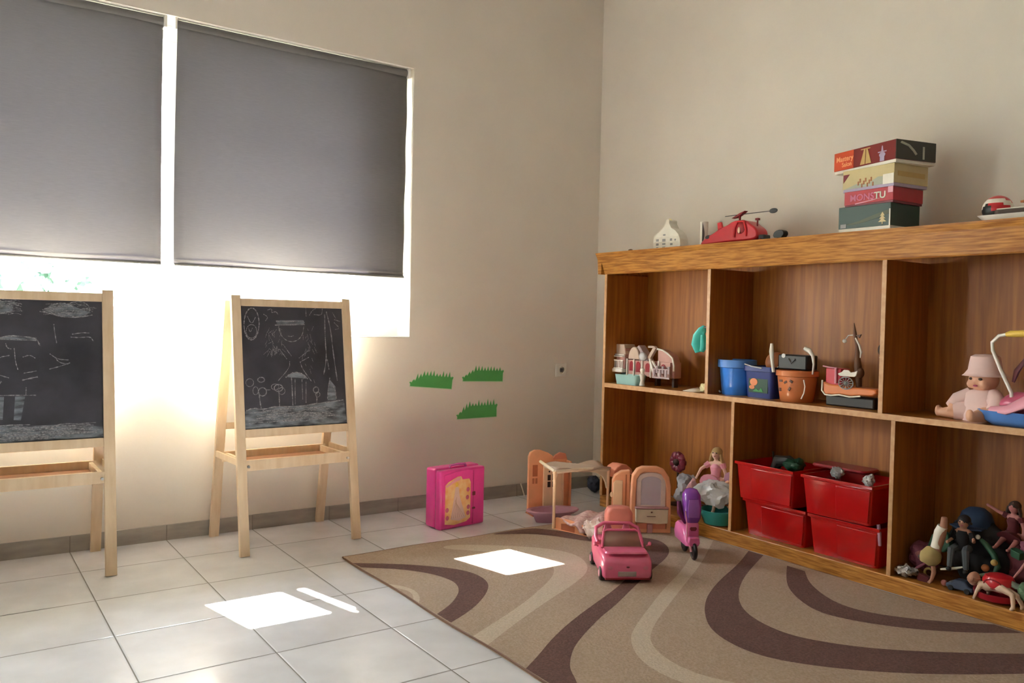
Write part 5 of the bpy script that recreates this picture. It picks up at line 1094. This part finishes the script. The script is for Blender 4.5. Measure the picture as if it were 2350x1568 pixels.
m = MB(); m.loft([rrect(W*.76, .115, .02, .1135, 0, .045), rrect(W*.78, .118, .02, .1145, 0, .045)]); m.build('cockpit_floor', 'dark_red', t)
# windscreen
wb, wt, yb_, yt_ = .083, .070, -.038, .000
m = MB(); m.add([(-wb, yb_, .116), (wb, yb_, .116), (wt, yt_, .172), (-wt, yt_, .172)], [(0, 1, 2, 3)]); m.build('windscreen', 'screen', t, solid=.002)
m = MB(); m.tube([(-wb-.002, yb_, .114), (-wt-.004, yt_, .170), (-wt+.012, yt_+.002, .177), (wt-.012, yt_+.002, .177), (wt+.004, yt_, .170), (wb+.002, yb_, .114)], .0055, 8); m.build('windscreen_frame', 'car_pink', t)
m = MB(); m.bb(-wb, wb, yb_-.006, yb_+.002, .111, .118); m.build('wiper_cowl', 'dark_red', t)
for s in (-1, 1):
    m = MB(); m.tube([(s*.04, .07, .115), (s*.04, .085, .15), (s*.04, .092, .178)], [.030, .032, .018], 12, flat=.5); m.build('seat', 'rose', t)
m = MB(); m.tube([(-W*.46, .02, .118), (-W*.47, .06, .135), (-W*.44, .09, .165), (-W*.28, .10, .182), (W*.28, .10, .182), (W*.44, .09, .165), (W*.47, .06, .135), (W*.46, .02, .118)], .008, 10); m.build('roll_bar', 'car_pink', t)
m = MB(); m.tube([(-.005+.016*math.cos(2*PI*k/16)-.035, .018+.006*math.sin(2*PI*k/16), .130+.015*math.sin(2*PI*k/16)) for k in range(16)], .003, 6, closed=True); m.build('steering_wheel', 'off_white', t)
m = MB(); m.bb(-.040, .034, -.1545, -.149, .028, .048); m.build('number_plate', 'grey_pink', t, bevel=.002)
m = MB(); m.bb(-W*.45, W*.45, -.1525, -.144, .014, .022); m.build('bumper', 'dark_red', t, bevel=.003)
m = MB(); m.ball((0, -.152, .066), (.007, .003, .004), 10, 6); m.build('badge', 'maroon', t)
for s in (-1, 1):
    m = MB(); m.ball((s*.072, -.145, .062), (.016, .007, .012), 14, 8); m.build('headlight', 'rose', t)
    m = MB(); m.tube([(s*W*.49, -.03, .118), (s*W*.545, -.03, .124)], .004, 6); m.ball((s*W*.56, -.03, .128), (.008, .010, .009), 10, 8); m.build('side_mirror', 'car_pink', t)
    for y in (-.098, .115):
        m = MB(); m.cyl((s*(W*.5-.020), y, .027), (s*(W*.5+.004), y, .027), .0265, seg=24); wl = m.build('wheel', 'black', t, bevel=.003)
        m = MB(); m.cyl((s*(W*.5+.003), y, .027), (s*(W*.5+.006), y, .027), .014, seg=16); m.build('hubcap', 'soft_pink', wl)

# scooter
t = thing('toy_scooter', 'purple and pink toy motor scooter standing upright on the rug by the bookcase', 'toy scooter', (-.685, -1.480, .0115), R(-30))
m = MB(); m.lathe([(.008, 0), (.026, .004), (.030, .020), (.030, .034), (.026, .050), (.008, .054)], (0, 0, 0), 20)
for w_, y, nm in ((.016, -.055, 'front'), (.018, .085, 'rear')):
    m = MB(); m.tube([(0, y+.030*math.cos(2*PI*k/24), .038+.030*math.sin(2*PI*k/24)) for k in range(24)], .0085, 10, closed=True); m.cyl((-.006, y, .038), (.006, y, .038), .024, seg=20); m.build('wheel', 'black', t)
m = MB()
m.loft([[(x, y-.038, z) for x, z, y in [(a, b, c*0) for a, b, c in rrect(.040, .060, .014, 0, 0, .115)]], [(x, -.030, z) for x, z, _ in rrect(.056, .100, .018, 0, 0, .115)], [(x, -.005, z) for x, z, _ in rrect(.050, .092, .018, 0, 0, .112)]]); m.build('leg_shield', 'scooter_pink', t)
m = MB(); m.prism([(-.016, .135), (-.010, .125), (.010, .125), (.016, .135), (.012, .142), (-.012, .142)], -.0405, -.036); m.build('recess', 'maroon', t)
for s in (-1, 1):
    m = MB(); m.bar((s*.015, -.034, .09), (s*.013, -.056, .036), .006, .010); m.build('fork', 'soft_pink', t)
m = MB(); m.prism([(-.026, .075), (-.022, .10), (.022, .10), (.026, .075), (.018, .060), (-.018, .060)], -.062, -.034); m.build('mudguard', 'scooter_pink', t, bevel=.005)
m = MB(); m.loft([[(x, y, z) for x, y, z in rrect(.060, .20, .02, .055, 0, .06)], rrect(.070, .19, .025, .085, 0, .065), rrect(.062, .15, .025, .120, 0, .08), rrect(.04, .12, .015, .130, 0, .085)]); m.build('rear_body', 'scooter_pink', t)
m = MB(); m.loft([rrect(.056, .050, .018, .160, 0, -.012), rrect(.074, .066, .022, .180, 0, -.008), rrect(.082, .074, .024, .235, 0, -.002), rrect(.076, .068, .024, .280, 0, .004), rrect(.052, .050, .020, .302, 0, .008), rrect(.02, .02, .008, .308, 0, .008)]); m.build('top_case', 'purple', t)
m = MB(); m.loft([rrect(.050, .006, .0028, .185, 0, -.043), rrect(.056, .008, .003, .225, 0, -.042), rrect(.044, .006, .0028, .265, 0, -.035)]); m.build('windshield', 'purple_light', t)
m = MB(); m.tube([(-.022, -.004, .155), (-.052, -.002, .200), (-.056, .004, .250)], [.012, .014, .010], 10); m.build('side_fairing', 'plum_dark', t)
m = MB(); m.tube([(-.040, -.045, .215), (-.036, -.047, .185), (-.030, -.043, .150), (-.028, -.040, .10)], .0025, 6); m.build('trim_line', 'soft_pink', t)

# slim white stick by the skirting
t = thing('white_stick', 'thin white plastic stick leaning on the skirting left of the peach wardrobe', 'stick', (-.573, -.030, 0))
m = MB(); m.tube([(.004, -.012, .001), (.0, .004, .04), (-.008, .014, .075)], [.004, .003, .004], 8); m.build('stick', 'off_white', t)
